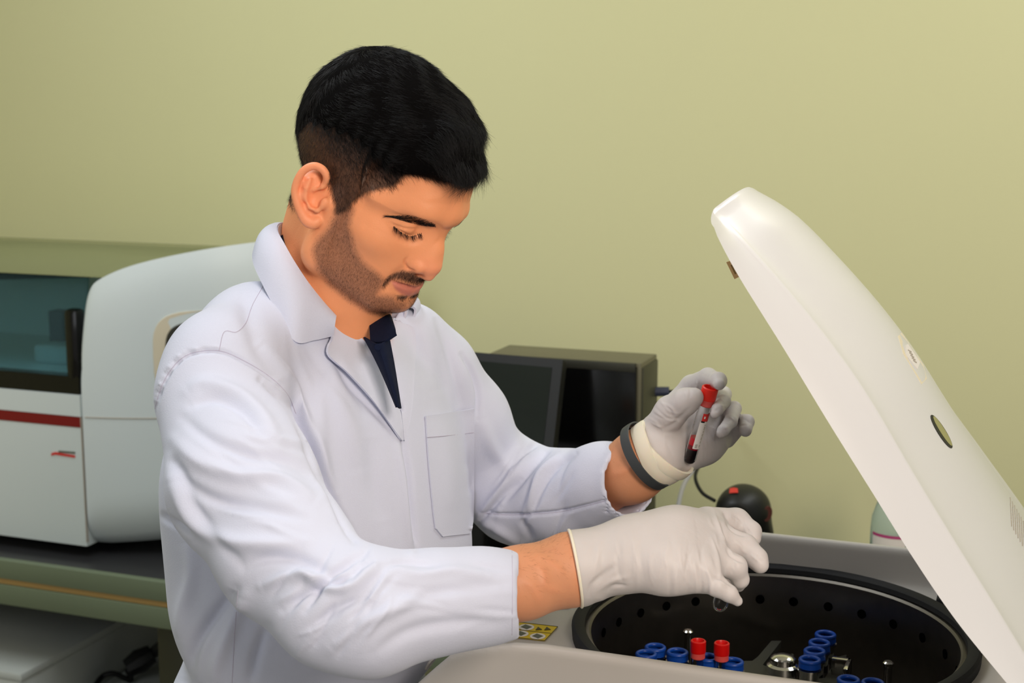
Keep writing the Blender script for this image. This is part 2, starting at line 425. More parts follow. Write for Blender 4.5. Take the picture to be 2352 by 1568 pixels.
# back bench ---------------------------------------------------------
bb = empty('lab_bench', (-1.2, 2.3, 0), 'long pale green laminate bench along the wall under the white analyzer and computer', 'bench')
MB().box((-2.9, 1.972, .729), (.9, WY-.002, .80), .002).build('worktop', M['bench_top'], bb)
MB().box((-2.9, 1.958, .768), (.9, 1.974, .803), .002).build('edge_strip', M['bench'], bb)
MB().box((-2.9, 1.961, .758), (.9, 1.974, .768)).build('orange_strip', M['orange'], bb)
MB().box((-2.9, 1.957, .72), (.9, 1.974, .757), .002).build('apron', M['bench'], bb)
for x in (-2.8, -1.42, -.1, .84):
    MB().box((x-.03, 2.02, 0), (x+.03, 2.08, .729), .003).build('leg', M['olive_case'], bb)
    MB().box((x-.03, 2.50, 0), (x+.03, 2.56, .729), .003).build('leg', M['olive_case'], bb)
# white box under the bench
ub = empty('storage_box', (-1.9, 2.2, 0), 'white floor-standing box under the bench below the analyzer', 'box')
MB().box((-2.3, 1.944, .0), (-1.69, 2.45, .585), .004).build('body', M['cabinet'], ub)
MB().box((-2.302, 1.942, .585), (-1.688, 2.452, .60), .003).build('lid', M['cabinet'], ub)
pb = [plane(a, b, 1, 2.25) for a, b in ((300, 1540), (345, 1510))]
cab = MB()
c0 = plane(225, 1555, 1, 2.2)
adp = empty('power_adapter', (-1.56, 2.25, 0), 'black power adapter with its plug and cord on a low shelf under the bench', 'adapter')
MB().box((-1.66, 2.10, .0), (-1.25, 2.6, .44), .004)
sh = MB().box((-1.68, 2.06, 0), (-1.462, 2.44, .499), .004).build('storage_box', M['cabinet'], loc=(-1.5, 2.3, 0))
tag(sh, 'low pale box on the floor under the bench, under the black adapter', 'box')
a0 = plane(292, 1535, 0, -1.635); a1 = plane(350, 1500, 0, -1.60); a2 = plane(402, 1468, 0, -1.55)
MB().tube([a0, a0*.5+a1*.5, a1], [.018, .024, .018], 10).build('brick', M['black'], adp)
MB().tube(catmull([a1, a1*.5+a2*.5+np.array([0, 0, .004]), a2], 6), .011, 8).build('plug', M['black'], adp)
b0 = plane(232, 1556, 0, -1.665); b1 = plane(260, 1546, 0, -1.65); b2 = plane(300, 1562, 0, -1.63)
MB().tube(catmull([b2+np.array([.05, -.02, 0]), b0*.5+b2*.5+np.array([.0, -.05, .0]), b0, b1, b2, a0], 8), .0055, 8).build('cord', M['black'], adp)

# ================================================================== ANALYZER
an = empty('blood_analyzer', (-1.95, 2.3, .80), 'large white bench analyzer with a tinted glass hood and a dark red stripe', 'analyzer')
# side housing: plan curve of the right side panel, profile rounded at top front
def loft(rings, m, name, parent, closed=True, sharp=40):
    n = len(rings[0]); V = np.vstack(rings); Fc = [[i*n+j, i*n+(j+1) % n, (i+1)*n+(j+1) % n, (i+1)*n+j] for i in range(len(rings)-1) for j in range(n)]
    Fc += [list(range(n))[::-1], [(len(rings)-1)*n+j for j in range(n)]]
    return mobj(name, V, Fc, m, parent, True, sharp)
# outline of the side panel seen from the front: traced on the plane Y=2.05
prof = [(205, 1262), (196, 1150), (189, 960), (186, 830), (190, 730), (200, 668), (225, 638), (300, 607), (430, 582), (590, 570), (760, 568)]
P = np.array([plane(a, b, 1, 2.05) for a, b in prof])
# the panel stands in a plane turned away from the front, so the traced outline becomes (depth, height)
px0 = P[0, 0]
dep = (P[:, 0]-P[3, 0])           # distance along the panel from its front edge
hgt = P[:, 2]
def rail(t, off=0.0):             # plan curve of the side: starts facing front, bends to the rear
    t = max(t, -.02)
    a = math.radians(9)+math.radians(56)*min(1, max(0, (t-.0)/.5))
    return a
_ts = np.arange(0, .7, .001); _an = np.array([rail(t) for t in _ts]); _px = -1.597+np.cumsum(np.cos(_an))*.001; _py = 2.030+np.cumsum(np.sin(_an))*.001
def plan(t): return float(np.interp(t, _ts, _px)), float(np.interp(t, _ts, _py))
tt = np.r_[dep, .62, .62]; hh = np.r_[hgt, hgt[-1], .815]
top = catmull(np.c_[tt[:-2], hh[:-2]], 6)
T = .001+.599*np.linspace(0, 1, 64)**2.4
order = np.argsort(top[:, 0])
zt = lambda t: np.interp(t, top[3*6:, 0], top[3*6:, 1])
outer = []
for t in T:
    x, y = plan(t); z_top = float(zt(t)) if t > .004 else float(top[18, 1]); z_bot = .822+.05*max(0, t-.03)*1.6*(t < .35)+.022*(t >= .35)
    zs = np.linspace(z_bot, z_top, 26); bul = []
    for z in zs:
        u = (z-z_bot)/(z_top-z_bot); ins = .010*(2*u-1)**8+(.02*max(0, (.18-u)/.18)**2)
        a = rail(t); nx, ny = math.sin(a), -math.cos(a); bul.append((x-nx*ins, y-ny*ins, z))
    outer.append(bul)
outer = np.array(outer)
back = outer.copy(); back[:, :, 1] = np.minimum(outer[:, :, 1]+.40, 2.585); back[:, :, 0] = outer[:, :, 0]-.16; back[:, :, 2] -= .075*np.clip((outer[:, :, 2]-1.1)/.25, 0, 1)
rings = [np.vstack([outer[i], back[i][::-1]]) for i in range(len(T))]
loft(rings, M['analyzer'], 'side_panel', an, sharp=60)
# front: left of the panel, gently curved, built on plan X from -2.6 to -1.61
def fy(x): return 2.03-.0-.012*math.cos((x+1.61)*1.5)+.012-.16*max(0, 0)  # nearly flat front
def front_piece(name, x0, x1, z0, z1, m, th=.05, lean=0, y_off=0, nseg=16):
    xs = np.linspace(x0, x1, nseg); V = []
    for x in xs:
        y = fy(x)+y_off
        V.append([(x, y, z0), (x, y+lean, z1), (x, y+th+lean, z1), (x, y+th, z0)])
    return loft([np.array(v) for v in V], m, name, an, sharp=30)
zf = lambda py: float(plane(188, py, 1, 2.035)[2])
front_piece('lower_door', -2.55, -1.599, .822, zf(981), M['analyzer'], .45)
front_piece('red_stripe', -2.55, -1.599, zf(980), zf(957), M['stripe'], .44, y_off=-.001)
front_piece('upper_fascia', -2.55, -1.599, zf(956), zf(907), M['analyzer'], .44)
front_piece('window_frame', -2.55, -1.602, zf(906), zf(866), M['black_gloss'], .03, y_off=.004)
MB().box((-1.630, 2.034, zf(880)), (-1.601, 2.062, zf(712)), .008).build('window_frame', M['black_gloss'], an)
front_piece('window', -2.55, -1.602, zf(868), zf(640), M['tint'], .006, lean=.03, y_off=.012)
hoodm = []
for x in list(np.linspace(-2.55, -1.62, 10))+[None]:
    ring = [(2.062, zf(640)), (2.070, zf(622)), (2.095, zf(604)), (2.15, zf(592)+.012), (2.2, 1.330), (2.27, 1.3385), (2.36, 1.338), (2.50, 1.320), (2.50, 1.29), (2.3, 1.300), (2.1, zf(640)+.004)]
    hoodm.append(np.array([((x if x is not None else float(np.interp(y, _py, _px))-.032), y, z-.0*(x is None)) for y, z in ring]))
loft(hoodm, M['hood'], 'hood', an, sharp=60)
MB().box((-2.56, 2.42, .86), (-1.60, 2.56, 1.28), .01).build('rear_body', M['analyzer'], an)
MB().box((-2.50, 2.08, .86), (-1.66, 2.44, zf(872)), .004).build('deck', M['analyzer'], an)
_a, _b = plane(78, 865, 1, 2.14), plane(150, 797, 1, 2.14); MB().box((_a[0], 2.14, zf(872)), (_b[0]+.01, 2.24, _b[2]), .008, 3).build('sample_block', M['analyzer'], an)
_c, _d = plane(114, 800, 1, 2.19), plane(142, 715, 1, 2.19); MB().box((_c[0], 2.19, _b[2]-.002), (_d[0], 2.22, _d[2]), .003).build('probe_arm', M['black'], an)
MB().tube([(-2.3, 2.12, 1.262), (-1.66, 2.16, 1.30)], .008, 8).build('hood_arm', M['black'], an)
# little two-line mark on the door
lg = MB(); y0 = fy(-1.65)-.0012
def quad_px(mb, pts, y, th=.0012):
    P3 = [plane(a, b, 1, y) for a, b in pts]; mb.prism(P3, (0, th, 0))
quad_px(lg, [(118, 1040), (127, 1038), (172, 1046), (172, 1051), (127, 1044), (117, 1046)], y0); lg.build('red_logo_bar', M['redlogo'], an)
lg = MB()
for i in range(8):
    x = 134+i*4.9; quad_px(lg, [(x, 1034.5+i*.4), (x+3.6, 1034.8+i*.4), (x+3.6, 1039.5+i*.4), (x, 1039.2+i*.4)], y0)
lg.build('logo_text', M['label_grey'], an)
gp = np.array([[plan(t)[0]+math.sin(rail(t))*.0004, plan(t)[1]-math.cos(rail(t))*.0004, float(plane(200, 955, 1, 2.04)[2])] for t in np.linspace(.006, .34, 30)])
MB().tube(gp, .0011, 6).build('panel_seam', M['label_line'], an)
MB().box((-1.5992, 2.0288, .83), (-1.5980, 2.034, zf(957))).build('panel_gap', M['label_line'], an)
# recessed handle on the side panel: flat plates, the dark one paints its shaded hollow
hb = [plan(.155), plan(.30)]
for nm, r0, r1, mm, off in (('recess', .060, .13, 'label_cream', .0015), ('recess_shade', .032, .10, 'steel_dark', .003)):
    mb = MB(); ring = []
    for th in np.linspace(0, 2*np.pi, 40, endpoint=False):
        ct, st = math.cos(th), math.sin(th); e = .55
        t = .235+(.10 if nm == 'recess' else .078)*np.sign(ct)*abs(ct)**e; z = 1.17+r1*.62*np.sign(st)*abs(st)**e
        x, y = plan(t); a = rail(t); nx, ny = math.sin(a), -math.cos(a); ring.append((x+nx*off, y+ny*off, z))
    mb.prism(ring, (-.02, .012, 0)); mb.build(nm, M[mm], an, sharp=50)
for x, y in ((-2.45, 2.12), (-1.70, 2.12), (-2.45, 2.5), (-1.65, 2.5)):
    MB().lathe([(.025, 0), (.025, .025)], (x, y, .801), n=16).build('foot', M['black'], an)

# ================================================================== COMPUTER
pc = empty('desktop_computer', (-.74, 2.2, .80), 'black desktop computer tower standing behind the monitor', 'computer')
MB().box((-.868, 2.152, .80), (-.606, 2.247, 1.2), .002).build('case', M['case_top'], pc)
MB().box((-.870, 2.146, .805), (-.612, 2.153, 1.195), .002).build('front_panel', M['black_gloss'], pc)
MB().box((-.609, 2.156, .805), (-.603, 2.243, 1.192), .001).build('side_panel', M['olive_case'], pc)
MB().box((-.866, 2.1445, 1.186), (-.614, 2.1525, 1.2), .001).build('bezel', M['steel_dark'], pc)
pl = empty('video_cable', plane(1510, 899, 1, 2.24), 'blue-grey plug and cord at the back of the desktop computer', 'cable')
a = plane(1505, 899, 1, 2.235); b = plane(1537, 899, 1, 2.24)
MB().tube([a, b], .008, 10).build('plug', mat('plug_blue', (60, 66, 88), .5), pl)
MB().tube(catmull([b, b+np.array([.02, .04, -.005]), b+np.array([.035, .16, -.04]), b+np.array([.03, .33, -.12])], 6), .003, 6).build('cord', M['black'], pl)
mo = empty('monitor', (-.96, 2.10, .80), 'black flat monitor with a dark green-grey screen behind the raised arm', 'monitor')
def mon(pts, back): 
    return [to_w(cs(a, b, d)) for a, b, d in pts]
tl = np.array(to_w(cs(900, 792, 2.30))); tr = np.array(to_w(cs(1293, 826, 2.20))); br = np.array(to_w(cs(1262, 1100, 2.155))); bl = tl+(br-tr)
nrm = np.cross(tr-tl, br-tr); nrm /= np.linalg.norm(nrm)
if nrm @ (CC-tl) < 0: nrm = -nrm
MB().prism([tl, tr, br, bl], -nrm*.022).build('bezel', M['black'], mo)
u = (tr-tl)/np.linalg.norm(tr-tl); v = (br-tr)/np.linalg.norm(br-tr)
MB().prism([tl+u*.012+v*.014+nrm*.001, tr-u*.016+v*.014+nrm*.001, br-u*.016-v*.014+nrm*.001, bl+u*.012-v*.014+nrm*.001], -nrm*.004).build('screen', M['screen'], mo)
mid = (bl+br)/2
MB().box((mid[0]-.03, mid[1]+.02, .815), (mid[0]+.03, mid[1]+.05, mid[2]+.08), .004).build('stand', M['black'], mo)
MB().box((mid[0]-.12, mid[1]-.03, .801), (mid[0]+.12, mid[1]+.10, .816), .005).build('stand_base', M['black'], mo)
# scanner -------------------------------------------------------------
sc = empty('barcode_scanner', (-.43, 2.14, .80), 'black handheld barcode scanner in its stand behind the gloved hand', 'scanner')
y0 = 2.14; hc = plane(1702, 1170, 1, y0)
v1 = Vol(hc-np.array([.08, .09, .14]), hc+np.array([.08, .09, .08]), .003)
q = lambda a, b, yy=y0: plane(a, b, 1, yy)
v1.ell(q(1700, 1172, 2.15), (.038, .055, .040), k=.0)
v1.cap(q(1728, 1168, 2.15), q(1742, 1225, 2.17), .024, .020, k=.03)
v1.cap(q(1742, 1225, 2.17), q(1748, 1300, 2.18), .018, .018, k=.02)
v1.ell(q(1688, 1192, 2.085), (.028, .022, .017), k=.012, op='s')
V, Q = v1.mesh(3); mobj('head', V, Q, M['black'], sc)
mb = MB(); mb.lathe([(.026, 0), (.024, .004)], q(1688, 1190, 2.118), axis=(-.1, -1, -.05), n=28).build('scan_window', M['black_gloss'], sc)
_bs = bvh_of(to_c(V), Q); _pp = [cast(_bs, a, b)[0] for a, b in ((1676, 1121), (1685, 1119), (1694, 1121), (1695, 1131), (1685, 1131), (1675, 1132))]
if all(p is not None for p in _pp): MB().prism(to_w(np.array(_pp)*.9988), -FWD*.0012).build('red_logo', M['redlogo'], sc)
MB().lathe([(.013, 0), (.012, .006)], q(1756, 1178, 2.14), axis=(1, -.5, 0), n=20).build('trigger', mat('dull_red', (90, 40, 38), .5), sc)
s0 = q(1748, 1300, 2.18)
MB().tube(catmull([s0, s0+np.array([0, .0, -.05]), (s0[0], s0[1], .83)], 5), .012, 10).build('neck', M['black'], sc)
MB().lathe([(.055, 0), (.055, .008), (.035, .03)], (s0[0], s0[1], .80), n=28).build('stand', M['black'], sc)
def cable(name, px, r, m, label):
    pts = catmull([to_w(cs(a, b, d)) for a, b, d in px], 8)
    o = MB().tube(pts, r, 8).build(name, m, loc=pts[-1]); return tag(o, label, 'cable')
cable('scanner_cable', [(1642, 1150, 2.23), (1612, 1130, 2.25), (1597, 1095, 2.28), (1610, 1062, 2.32), (1640, 1020, 2.42), (1640, 900, 2.7)][:5]+[(1660, 990, 2.62)], .003, M['black'], 'thin black cord curling up from the scanner behind the raised glove')
cable('network_cable', [(1540, 1260, 2.35), (1556, 1170, 2.36), (1572, 1110, 2.40), (1606, 1062, 2.45), (1650, 1010, 2.6)], .004, M['cable_white'], 'thin white cord rising left of the scanner behind the raised glove')
# bottle --------------------------------------------------------------
bo = empty('plastic_bottle', (-.20, 2.15, .80), 'translucent plastic bottle with a pink-edged white label behind the centrifuge lid', 'bottle')
bc = plane(2056, 1250, 1, 2.15); bx, by = bc[0], bc[1]
MB().lathe([(.035, 0), (.0375, .004), (.0375, .17), (.036, .19), (.028, .215), (.016, .232), (.013, .236), (.013, .25)], (bx, by, .80), n=40).build('body', M['bottle'], bo)
MB().lathe([(.034, .003), (.0355, .006), (.0355, .155)], (bx, by, .80), n=40).build('liquid', mat('pale_liquid', (190, 212, 200), .2, trans=.6, ior=1.2), bo)
MB().lathe([(.016, .248), (.0165, .265), (.015, .268)], (bx, by, .80), n=24).build('cap', M['label_w'], bo)
def cyl_label(name, m, z0, z1, a0, a1, r, par, mk=None):
    th = np.linspace(math.radians(a0), math.radians(a1), 16); V = []; 
    for z in (z0, z1):
        for t in th: V.append((bx+r*math.cos(t), by+r*math.sin(t), z))
    Fc = [[i, i+1, 16+i+1, 16+i] for i in range(15)]; return mobj(name, V, Fc, m, par)
zl = float(plane(2056, 1228, 1, 2.12)[2])
cyl_label('label', M['label_w'], .86, zl, -145, -62, .0381, bo)
cyl_label('label_band', M['pink'], zl-.0045, zl, -145, -62, .0384, bo)
cyl_label('label_print', M['pale_blue'], zl-.03, zl-.018, -95, -70, .0384, bo)

# ================================================================== CENTRIFUGE
ct = empty('centrifuge', (-.22, 1.39, .80), 'white bench centrifuge with its lid raised over a steel bowl', 'centrifuge')
CXW, CYW = -.252, 1.407
vb = Vol((-.62, 1.09, .79), (.20, 1.70, 1.15), .0032)
def rbox2(X, Y, Z, c, hf, r):
    qx = np.abs(X-c[0])-hf[0]+r; qy = np.abs(Y-c[1])-hf[1]+r; qz = np.abs(Z-c[2])-hf[2]+r
    return np.sqrt(np.maximum(qx, 0)**2+np.maximum(qy, 0)**2+np.maximum(qz, 0)**2)+np.minimum(np.maximum(np.maximum(qx, qy), qz), 0)-r
def body(X, Y, Z):
    # outer shell with a large rounded front top
    d = rbox2(X, Y, Z, (-.21, 1.386, .962), (.345, .234, .161), .006)
    # front upper rounding, profile of the side wall
    cx, cz, R = -.480, 1.025, .0
    top = np.interp(X.ravel(), [-.70, -.555, -.541, -.522, -.505, -.487, -.444, -.414, -.283, .3], [.96, 1.045, 1.063, 1.082, 1.098, 1.106, 1.1165, 1.1195, 1.1195, 1.1195])[:, None, None]
    return np.maximum(d, (Z-top+.0125*np.clip((Y-1.45)/.1, 0, 1))*.8)
vb.fn(body, (-.62, 1.09, .79), (.20, 1.70, 1.15))
vb.fn(lambda X, Y, Z: rbox2(X, Y, Z, (-.20, 1.388, 1.16), (.80, .2215, .10), .010), (-.62, 1.09, 1.04), (.2, 1.70, 1.15), k=.004, op='s')
vb.fn(lambda X, Y, Z: np.maximum(np.maximum(np.sqrt((X-CXW)**2+(Y-CYW)**2)-.196, .86-Z), Z-1.068), (-.5, 1.15, .8), (0, 1.65, 1.15), op='s')
V, Q = vb.mesh(2); mobj('housing', V, Q, M['centrifuge'], ct)
# bowl
BR = .187
mb = MB(); n = 96; prof = [(.2035, 1.062), (.2035, 1.064), (BR+.002, 1.0655), (BR, 1.063), (BR, .90), (BR-.012, .888), (.0, .886)]
th = np.arange(n)*2*np.pi/n; V = []; Fc = []
for r, z in prof[:-1]: V += [(CXW+r*math.cos(t), CYW+r*math.sin(t), z) for t in th]
for i in range(len(prof)-2):
    for j in range(n): Fc.append([i*n+j, i*n+(j+1) % n, (i+1)*n+(j+1) % n, (i+1)*n+j])
Fc.append([(len(prof)-2)*n+j for j in range(n)])
bowl = mobj('bowl', V, Fc, M['steel'], ct, True, 35)
for i, a in enumerate([176, 164.5, 152.2, 140.3, 128.4, 116.4, 104.7, 92.9, 80.5, 68.0, 55.0, 40.9, 26, 12]):
    t = math.radians(a); c = np.array((CXW+(BR-.0008)*math.cos(t), CYW+(BR-.0008)*math.sin(t), 1.035))
    MB().lathe([(.0052, -.0003), (.0052, .0006)], c, axis=(-math.cos(t), -math.sin(t), 0), n=20).build('vent_disc', M['hole_shade'], bowl)  # solid black disc, painted as the dark inside of a vent hole
# rubber gasket
mb = MB(); V = []; prof = [(.2065, 1.0595), (.2072, 1.070), (.2045, 1.0735), (.1965, 1.0735), (.1935, 1.071), (.1930, 1.0655), (.197, 1.064)]
n = 96; th = np.arange(n)*2*np.pi/n; Fc = []
for r, z in prof: V += [(CXW+r*math.cos(t), CYW+r*math.sin(t), z) for t in th]
K = len(prof)
for i in range(K):
    for j in range(n): Fc.append([i*n+j, i*n+(j+1) % n, ((i+1) % K)*n+(j+1) % n, ((i+1) % K)*n+j])
mobj('gasket', V, Fc, M['rubber'], ct, True, 40)
# lid ------------------------------------------------------------------
B = np.array([plane(a, b, 1, 1.17) for a, b in ((1640, 522), (1652, 552), (1700, 640), (1800, 800), (1900, 965), (2000, 1125), (2100, 1285), (2200, 1430), (2330, 1590))])
Rg = np.array([plane(a, b, 1, 1.20) for a, b in ((1646, 494), (1705, 552), (1790, 645), (1890, 765), (1990, 905), (2090, 1075), (2190, 1240), (2290, 1400), (2400, 1580))])
NB = 60
Bc = resample(catmull(B, 8), NB); Rc_ = resample(catmull(Rg, 8), NB)
rings = []; lid_top = {}
for i in range(NB):
    s = i/(NB-1); b = Bc[i]; r = Rc_[i]
    wr = np.interp(s, [0, .04, .12, .25, .45, .7, 1], [.158, .190, .220, .250, .305, .365, .42])
    wb = wr+.060
    ax = r-b; up = np.array([.80, 0, .60]); 
    tang = (Rc_[min(i+1, NB-1)]-Rc_[max(i-1, 0)]); tang[1] = 0; tang /= np.linalg.norm(tang); nn = np.array([-tang[2], 0, tang[0]])
    if nn @ np.array([1, 0, 1]) < 0: nn = -nn
    crown = np.interp(s, [0, .08, .3, 1], [.023, .028, .027, .017])
    ring = []
    fb = b+np.array([0, wb, 0]); fr = r+np.array([0, wr, 0])
    dirn = (r-b); dn = dirn/np.linalg.norm(dirn)
    # near band
    hb = np.linalg.norm(r-b); e0 = min(.0045, hb*.3); ex = np.interp(s, [0, .06, .3], [1., 1.15, 1.6]); q0 = r-(r-b)/hb*e0; q1 = r+np.array([0, .005, 0])+nn*crown*(1-(2*.005/wr-1)**2)**ex
    for u in np.linspace(0, 1, 6)[:-1]: ring.append(b+(q0-b)*u-np.array([0, .004, 0])*math.sin(math.pi*u)*.6)
    for u in np.linspace(0, 1, 8): ring.append(q0*(1-u)**2+2*(r+nn*.0008-np.array([0, .0006, 0]))*u*(1-u)+q1*u*u)
    for u in np.linspace(.005/wr, 1, 26)[1:-1]:
        ring.append(r+np.array([0, wr*u, 0])+nn*crown*(1-(2*u-1)**2)**ex)
    for u in np.linspace(1, 0, 6): ring.append(fb+(fr-fb)*u)
    for u in np.linspace(0, 1, 10)[1:-1]: ring.append(fb+(b-fb)*u)
    rings.append(np.array(ring))
# close the tip with a rounded cap
c0 = rings[0].mean(0); tdir = rings[0].mean(0)-rings[3].mean(0); tdir /= np.linalg.norm(tdir)
pre = [c0+(rings[0]-c0)*f+tdir*o for f, o in ((.90, .0075), (.965, .0045), (.99, .002))]
lid = loft(pre+rings, M['lid_paint'], 'lid', ct, sharp=32)
lb = bvh_of(to_c(np.vstack(pre+rings)), [tuple(f) for f in [[i*len(rings[0])+j, i*len(rings[0])+(j+1) % len(rings[0]), (i+1)*len(rings[0])+(j+1) % len(rings[0]), (i+1)*len(rings[0])+j] for i in range(len(rings)+2) for j in range(len(rings[0]))]])
def lid_decal(name, poly, m, th=.0008, nsub=1):
    pts = []
    for a, b in poly:
        h, n_ = cast(lb, a, b)
        if h is None: continue
        pts.append(to_w(h))
    if len(pts) < 3: print('decal miss', name); return
    pts = np.array(pts); c = pts.mean(0); n_ = np.linalg.svd(pts-c)[2][2]
    if n_ @ (CC-c) < 0: n_ = -n_
    MB().prism(pts-n_*th*.8, n_*th*1.4).build(name, m, lid, sharp=30)
ang = math.radians(58); ca, sa = math.cos(ang), math.sin(ang)
def oval(cx, cy, a, b, n=24): 
    return [(cx+a*math.cos(t)*ca-b*math.sin(t)*sa, cy+a*math.cos(t)*sa+b*math.sin(t)*ca) for t in np.linspace(0, 2*np.pi, n, endpoint=False)]
lid_decal('badge', oval(2162, 991, 45, 9), M['black'])
lid_decal('badge_face', oval(2164, 990, 40, 5.5), mat('badge_olive', (158, 156, 104), .3, metal=.3), th=.0011)
lid_decal('warning_label', [(2062, 772), (2070, 764), (2120, 838), (2128, 870), (2116, 882), (2074, 812)], M['label_cream'])
lid_decal('warning_label', [(2079, 795), (2084, 790), (2112, 832), (2106, 848), (2082, 818)], M['label_w'], th=.0012)
for i in range(5):
    lid_decal('label_print', [(2084+i*3, 803+i*6), (2092+i*3, 808+i*6), (2092+i*3, 810+i*6), (2084+i*3, 805+i*6)], M['label_line'], th=.0016)
for i in range(7):
    x = 2319+i*5.0; y = 1142+i*9
    for k in range(4):
        y0_, y1_ = y+k*17, y+k*17+15.5; lid_decal('vent_line', [(x+k*.8, y0_), (x+1.6+k*.8, y0_), (x+2.3+k*.8, y1_), (x+.7+k*.8, y1_)], M['label_line'], th=.0009)
# latch on the lid underside
la = MB()
zz = [(1668, 602), (1683, 598), (1701, 634), (1687, 641)]; zi = [(1678, 609), (1684, 607), (1694, 627), (1688, 630)]
P1 = [plane(a, b, 1, 1.30) for a, b in zz]; P2 = [plane(a, b, 1, 1.30) for a, b in zi]
V = np.vstack([P1, P2, np.array(P1)+[0, .02, 0], np.array(P2)+[0, .02, 0]]); Fc = []
for i in range(4):
    j = (i+1) % 4; Fc += [[i, j, 4+j, 4+i], [8+i, 12+i, 12+j, 8+j], [i, 8+i, 8+j, j], [4+i, 4+j, 12+j, 12+i]]
mobj('latch', V, Fc, M['gold'], lid, True, 30)
_l0 = (P1[2]+P1[3])/2*.6+(P1[1]+P1[0])/2*.4+np.array([0, .01, 0]); MB().tube([_l0+np.array([.006, 0, .004]), _l0+np.array([.040, 0, .030])], .0045, 10).build('latch_arm', M['gold'], lid)
# far-side hinge arm on the deck
MB().box((.02, 1.19, 1.05), (.10, 1.58, 1.10), .008).build('hinge_cover', M['centrifuge'], ct)
a = plane(2195, 1380, 2, 1.07)
MB().box(a-np.array([.02, .01, .01]), a+np.array([.05, .012, .004]), .003).build('hinge_plate', M['rubber'], ct)
# yellow warning sticker and slot on the deck
zd = 1.0606
st = [plane(a, b, 2, zd) for a, b in ((1186, 1429), (1281, 1440), (1251, 1472), (1170, 1463))]
stk = MB().prism(st, (0, 0, .0006)).build('warning_sticker', M['yellow'], ct, smooth=False)
mb = MB(); ed = np.array(st)+[0, 0, .0007]
for i in range(4): mb.tube([ed[i], ed[(i+1) % 4]], .0004, 4)
mb.tube([ed[0]*.5+ed[3]*.5, ed[1]*.5+ed[2]*.5], .0004, 4)
mb.build('sticker_outline', M['brown_line'], stk)
e = lambda a, b: plane(a, b, 2, zd+.0008)
def ellp(cx, cy, a, b, n=22): return [e(cx+a*math.cos(t), cy+b*math.sin(t)) for t in np.linspace(0, 2*np.pi, n, endpoint=False)]
for cx, cy in ((1209, 1440), (1235, 1461), (1196, 1455)):
    o = MB().prism(ellp(cx, cy, 18, 6.8), (0, 0, .0003)).build('symbol_ring', M['label_w'], stk)
    MB().prism([e(cx-13, cy), e(cx-2, cy-5.5), e(cx+13, cy), e(cx+1, cy+5.5)], (0, 0, .0006)).build('symbol', M['label_grey'], stk)
for cx in (1237, 1257): MB().prism([e(cx-7, 1447), e(cx-1, 1440), e(cx+8, 1446)], (0, 0, .0006)).build('symbol', M['brown_line'], stk)
sl = [e(1283, 1391), e(1308, 1388.5), e(1313, 1392), e(1306, 1395.5), e(1283, 1395)]
MB().prism(sl, (0, 0, .0006)).build('deck_slot', M['steel_dark'], ct)
MB().prism([e(1288, 1392.3), e(1306, 1391), e(1306, 1393), e(1288, 1394)], (0, 0, .001)).build('deck_slot', mat('slot_pale', (150, 190, 185), .3), ct)
# rotor ------------------------------------------------------------------
ZR = 1.02
zp = .994
r0 = lambda a, b, z=zp: plane(a, b, 2, z)
rot = MB()
rot.prism([r0(1772, 1471), (r0(1795, 1471)), r0(1752, 1526), r0(1800, 1548), r0(1840, 1562), r0(1895, 1556), r0(1910, 1532), r0(1922, 1508), r0(1945, 1503), r0(1932, 1555), r0(1960, 1600), r0(1880, 1640), r0(1700, 1600), r0(1640, 1560), r0(1690, 1518), r0(1728, 1517), r0(1740, 1508)], (0, 0, -.008))
ro = rot.build('rotor', M['steel_dark'], ct, sharp=30)
MB().lathe([(.03, .89), (.03, .985)], (CXW, CYW, 0), n=24).build('rotor_shaft', M['steel_dark'], ct)
k = plane(1798, 1530, 2, 1.0)
MB().lathe([(.0175, -.01), (.0175, .002), (.014, .004), (.0135, .010), (.010, .013), (.003, .0145)], k, n=32).build('hub_knob', M['chrome'], ct)
MB().box(plane(1806, 1506, 2, 1.0)-np.array([.006, .012, .02]), plane(1806, 1506, 2, 1.0)+np.array([.008, .006, .002]), .002).build('rotor_bracket', M['steel_dark'], ct)
b1 = plane(1932, 1512, 2, 1.012)
MB().box(b1-np.array([.010, .004, .03]), b1+np.array([.011, .004, .001]), .0015).box(b1+np.array([.006, -.03, -.03]), b1+np.array([.011, .004, .001]), .0015).build('rotor_bracket', M['chrome'], ct)
for a, b, L in ((1581, 1449, .05), (2040, 1521, .04)):
    t = plane(a, b, 2, 1.015); MB().lathe([(.0045, -.12), (.0045, -.004), (.0058, -.003), (.0058, 0), (.004, .0015)], t, n=16).build('guide_pin', M['chrome'], ct)
